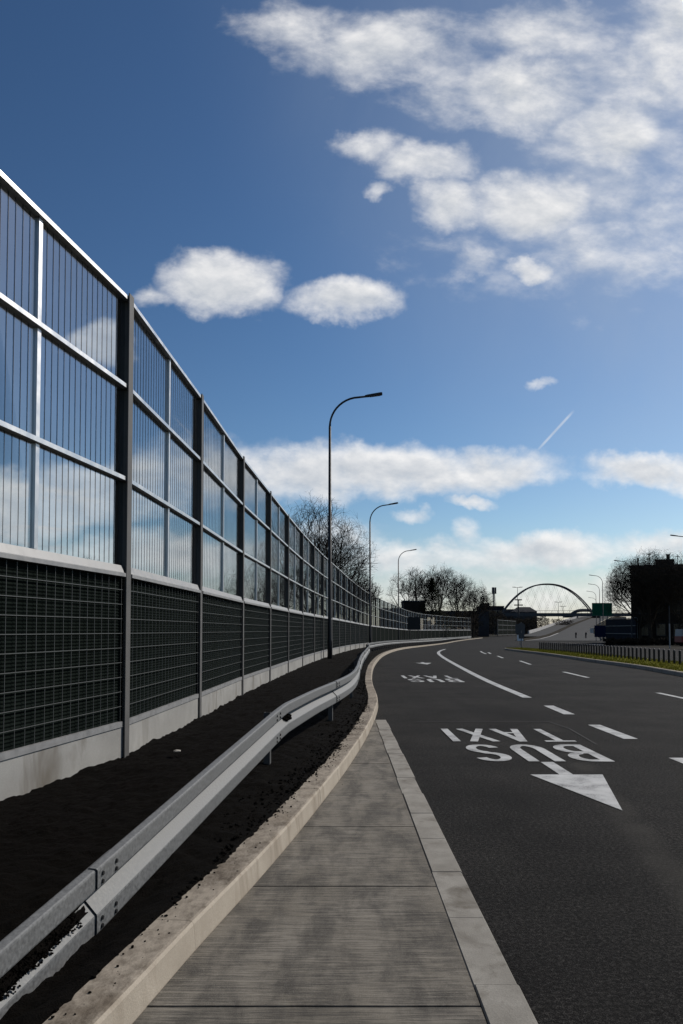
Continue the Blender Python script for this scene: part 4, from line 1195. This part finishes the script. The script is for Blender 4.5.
# clouds in the rest of the sky (not in front of the road): plain noise on a flat layer
zc = g.math('MAXIMUM', sx.outputs['Z'], .04)
c2 = g.new('ShaderNodeCombineXYZ'); g.l.new(g.math('DIVIDE', sx.outputs['X'], zc), c2.inputs[0]); g.l.new(g.math('DIVIDE', sx.outputs['Y'], zc), c2.inputs[1])
pn = g.noise(c2.outputs[0], .9, 6, .6)
other = g.mr(pn, .48, .66, -1.0, .8)
front = g.math('MULTIPLY', g.mr(sx.outputs['Y'], .35, .6, 0, 1), 1.)
inview = g.math('MULTIPLY', front, g.mr(g.math('ABSOLUTE', u_), .62, .8, 1, 0))
acc = g.math('ADD', g.math('MULTIPLY', acc, inview), g.math('MULTIPLY', other, g.math('SUBTRACT', 1., inview)))
n1 = g.noise(g.mapping(uv, (.75, 1.25, 1), rot=(0, 0, .45)), 14, 9, .60, .12); n2 = g.noise(g.mapping(uv, (.8, 1.2, 1)), 5, 5, .55)
bil = g.math('ADD', g.math('MULTIPLY', n1, .65), g.math('MULTIPLY', n2, .35))
dn = g.math('ADD', acc, g.math('MULTIPLY', g.math('SUBTRACT', bil, .5), 2.9))
g.l.new(g.mr(dn, -.34, 1.02, 0, 1, True), go.inputs[0])
g.l.new(bil, go.inputs[1])
gen = t.new('ShaderNodeTexCoord').outputs['Generated']
def cloud(vec):
    nd = t.new('ShaderNodeGroup'); nd.node_tree = gtree; t.l.new(vec, nd.inputs[0]); return nd.outputs
d0 = cloud(gen)
# density a little nearer the sun: thin there = lit edge, thick there = shaded side
sd = Vector((math.sin(SUN_AZ) * math.cos(SUN_EL), math.cos(SUN_AZ) * math.cos(SUN_EL), math.sin(SUN_EL)))
vadd = t.new('ShaderNodeVectorMath', operation='ADD'); t.l.new(gen, vadd.inputs[0]); vadd.inputs[1].default_value = (.007, 0, .011)
d1 = cloud(vadd.outputs[0])
emb = t.math('MULTIPLY', t.math('SUBTRACT', d0[1], d1[1]), 3.4)
lit = t.math('ADD', t.math('SUBTRACT', .80, t.math('MULTIPLY', t.math('MULTIPLY', d1[0], d0[0]), .42)), emb, clamp=True)
skyc = t.new('ShaderNodeHueSaturation'); skyc.inputs['Hue'].default_value = .496; skyc.inputs['Saturation'].default_value = 1.05; skyc.inputs['Value'].default_value = 1.16
def vscale(sock, k):
    nd = t.new('ShaderNodeVectorMath', operation='SCALE'); t.l.new(sock, nd.inputs[0]); nd.inputs['Scale'].default_value = k; return nd.outputs[0]
gm = t.new('ShaderNodeGamma'); gm.inputs['Gamma'].default_value = 1.36
t.l.new(vscale(sky.outputs[0], 1 / 4.5), gm.inputs['Color'])
t.l.new(vscale(gm.outputs[0], 4.5), skyc.inputs['Color'])
ccol = t.mix(lit, (9.0, 9.5, 10.2), (15.0, 14.8, 14.6))
# contrail
csep = t.new('ShaderNodeSeparateXYZ'); t.l.new(gen, csep.inputs[0]); cy = t.math('MAXIMUM', csep.outputs['Y'], .05)
cu = t.math('DIVIDE', csep.outputs['X'], cy); cv = t.math('DIVIDE', csep.outputs['Z'], cy)
ax_, ay_ = (541 - 341.5) / 768, (630.2 - 447) / 768; bx_, by_ = (575 - 341.5) / 768, (630.2 - 410) / 768
LL = math.hypot(bx_ - ax_, by_ - ay_); ex, ey = (bx_ - ax_) / LL, (by_ - ay_) / LL
al = t.math('ADD', t.math('MULTIPLY', t.math('SUBTRACT', cu, ax_), ex), t.math('MULTIPLY', t.math('SUBTRACT', cv, ay_), ey))
ac = t.math('ABSOLUTE', t.math('SUBTRACT', t.math('MULTIPLY', t.math('SUBTRACT', cu, ax_), -ey), t.math('MULTIPLY', t.math('SUBTRACT', cv, ay_), -ex)))
trail = t.math('MULTIPLY', t.mr(ac, .0005, .0024, .36, 0, True), t.math('MULTIPLY', t.mr(al, -.01, .01), t.mr(al, LL - .01, LL + .004, 1, 0)))
trail = t.math('MULTIPLY', trail, t.math('GREATER_THAN', csep.outputs['Y'], .2))
hz_ = t.mr(csep.outputs['Z'], .0, .16, .50, 0, True)
dt = t.new('ShaderNodeVectorMath', operation='DOT_PRODUCT'); t.l.new(gen, dt.inputs[0]); dt.inputs[1].default_value = tuple(sd)
veil = t.math('MULTIPLY', t.mr(dt.outputs['Value'], .62, 1.0, 0, .40, True), t.mr(t.noise(gen, 5, 5, .6, .5), .3, .65, .45, 1.))
hz_ = t.math('MULTIPLY', hz_, t.mr(dt.outputs['Value'], .30, .72, .35, 1., True))
hz_ = t.math('MAXIMUM', hz_, veil)
dens = t.math('MAXIMUM', t.math('MULTIPLY', d0[0], .93), trail)
skyh = t.mix(hz_, skyc.outputs[0], (7.2, 8.2, 9.4))
t.l.new(t.mix(dens, skyh, ccol), bg.inputs['Color'])
bg.inputs['Strength'].default_value = .08
t.l.new(bg.outputs[0], out.inputs[0])
W.cycles.sampling_method = 'MANUAL'; W.cycles.sample_map_resolution = 1024

# sun
sl = bpy.data.lights.new('Sun', 'SUN'); sl.energy = 5.0; sl.angle = R(.53); sl.color = (1., .94, .86)
so = bpy.data.objects.new('Sun', sl); COL.objects.link(so)
so.rotation_euler = (-sd).to_track_quat('-Z', 'Y').to_euler(); so.location = (40, 30, 60)

# ------------------------------------------------------------------ camera
cam = bpy.data.cameras.new('Camera'); co = bpy.data.objects.new('Camera', cam); COL.objects.link(co)
cam.sensor_width = 36; cam.lens = 27; cam.shift_y = 87.35 / 1024
cam.clip_start = .05; cam.clip_end = 8000
co.location = (0, 0, 1.48); co.rotation_euler = (R(92.3), 0, 0)
S.camera = co
S.render.resolution_x = 683; S.render.resolution_y = 1024
S.view_settings.view_transform = 'Standard'; S.view_settings.look = 'None'
S.view_settings.gamma = 1; S.view_settings.exposure = -.35
S.cycles.transparent_max_bounces = 24; S.cycles.max_bounces = 8
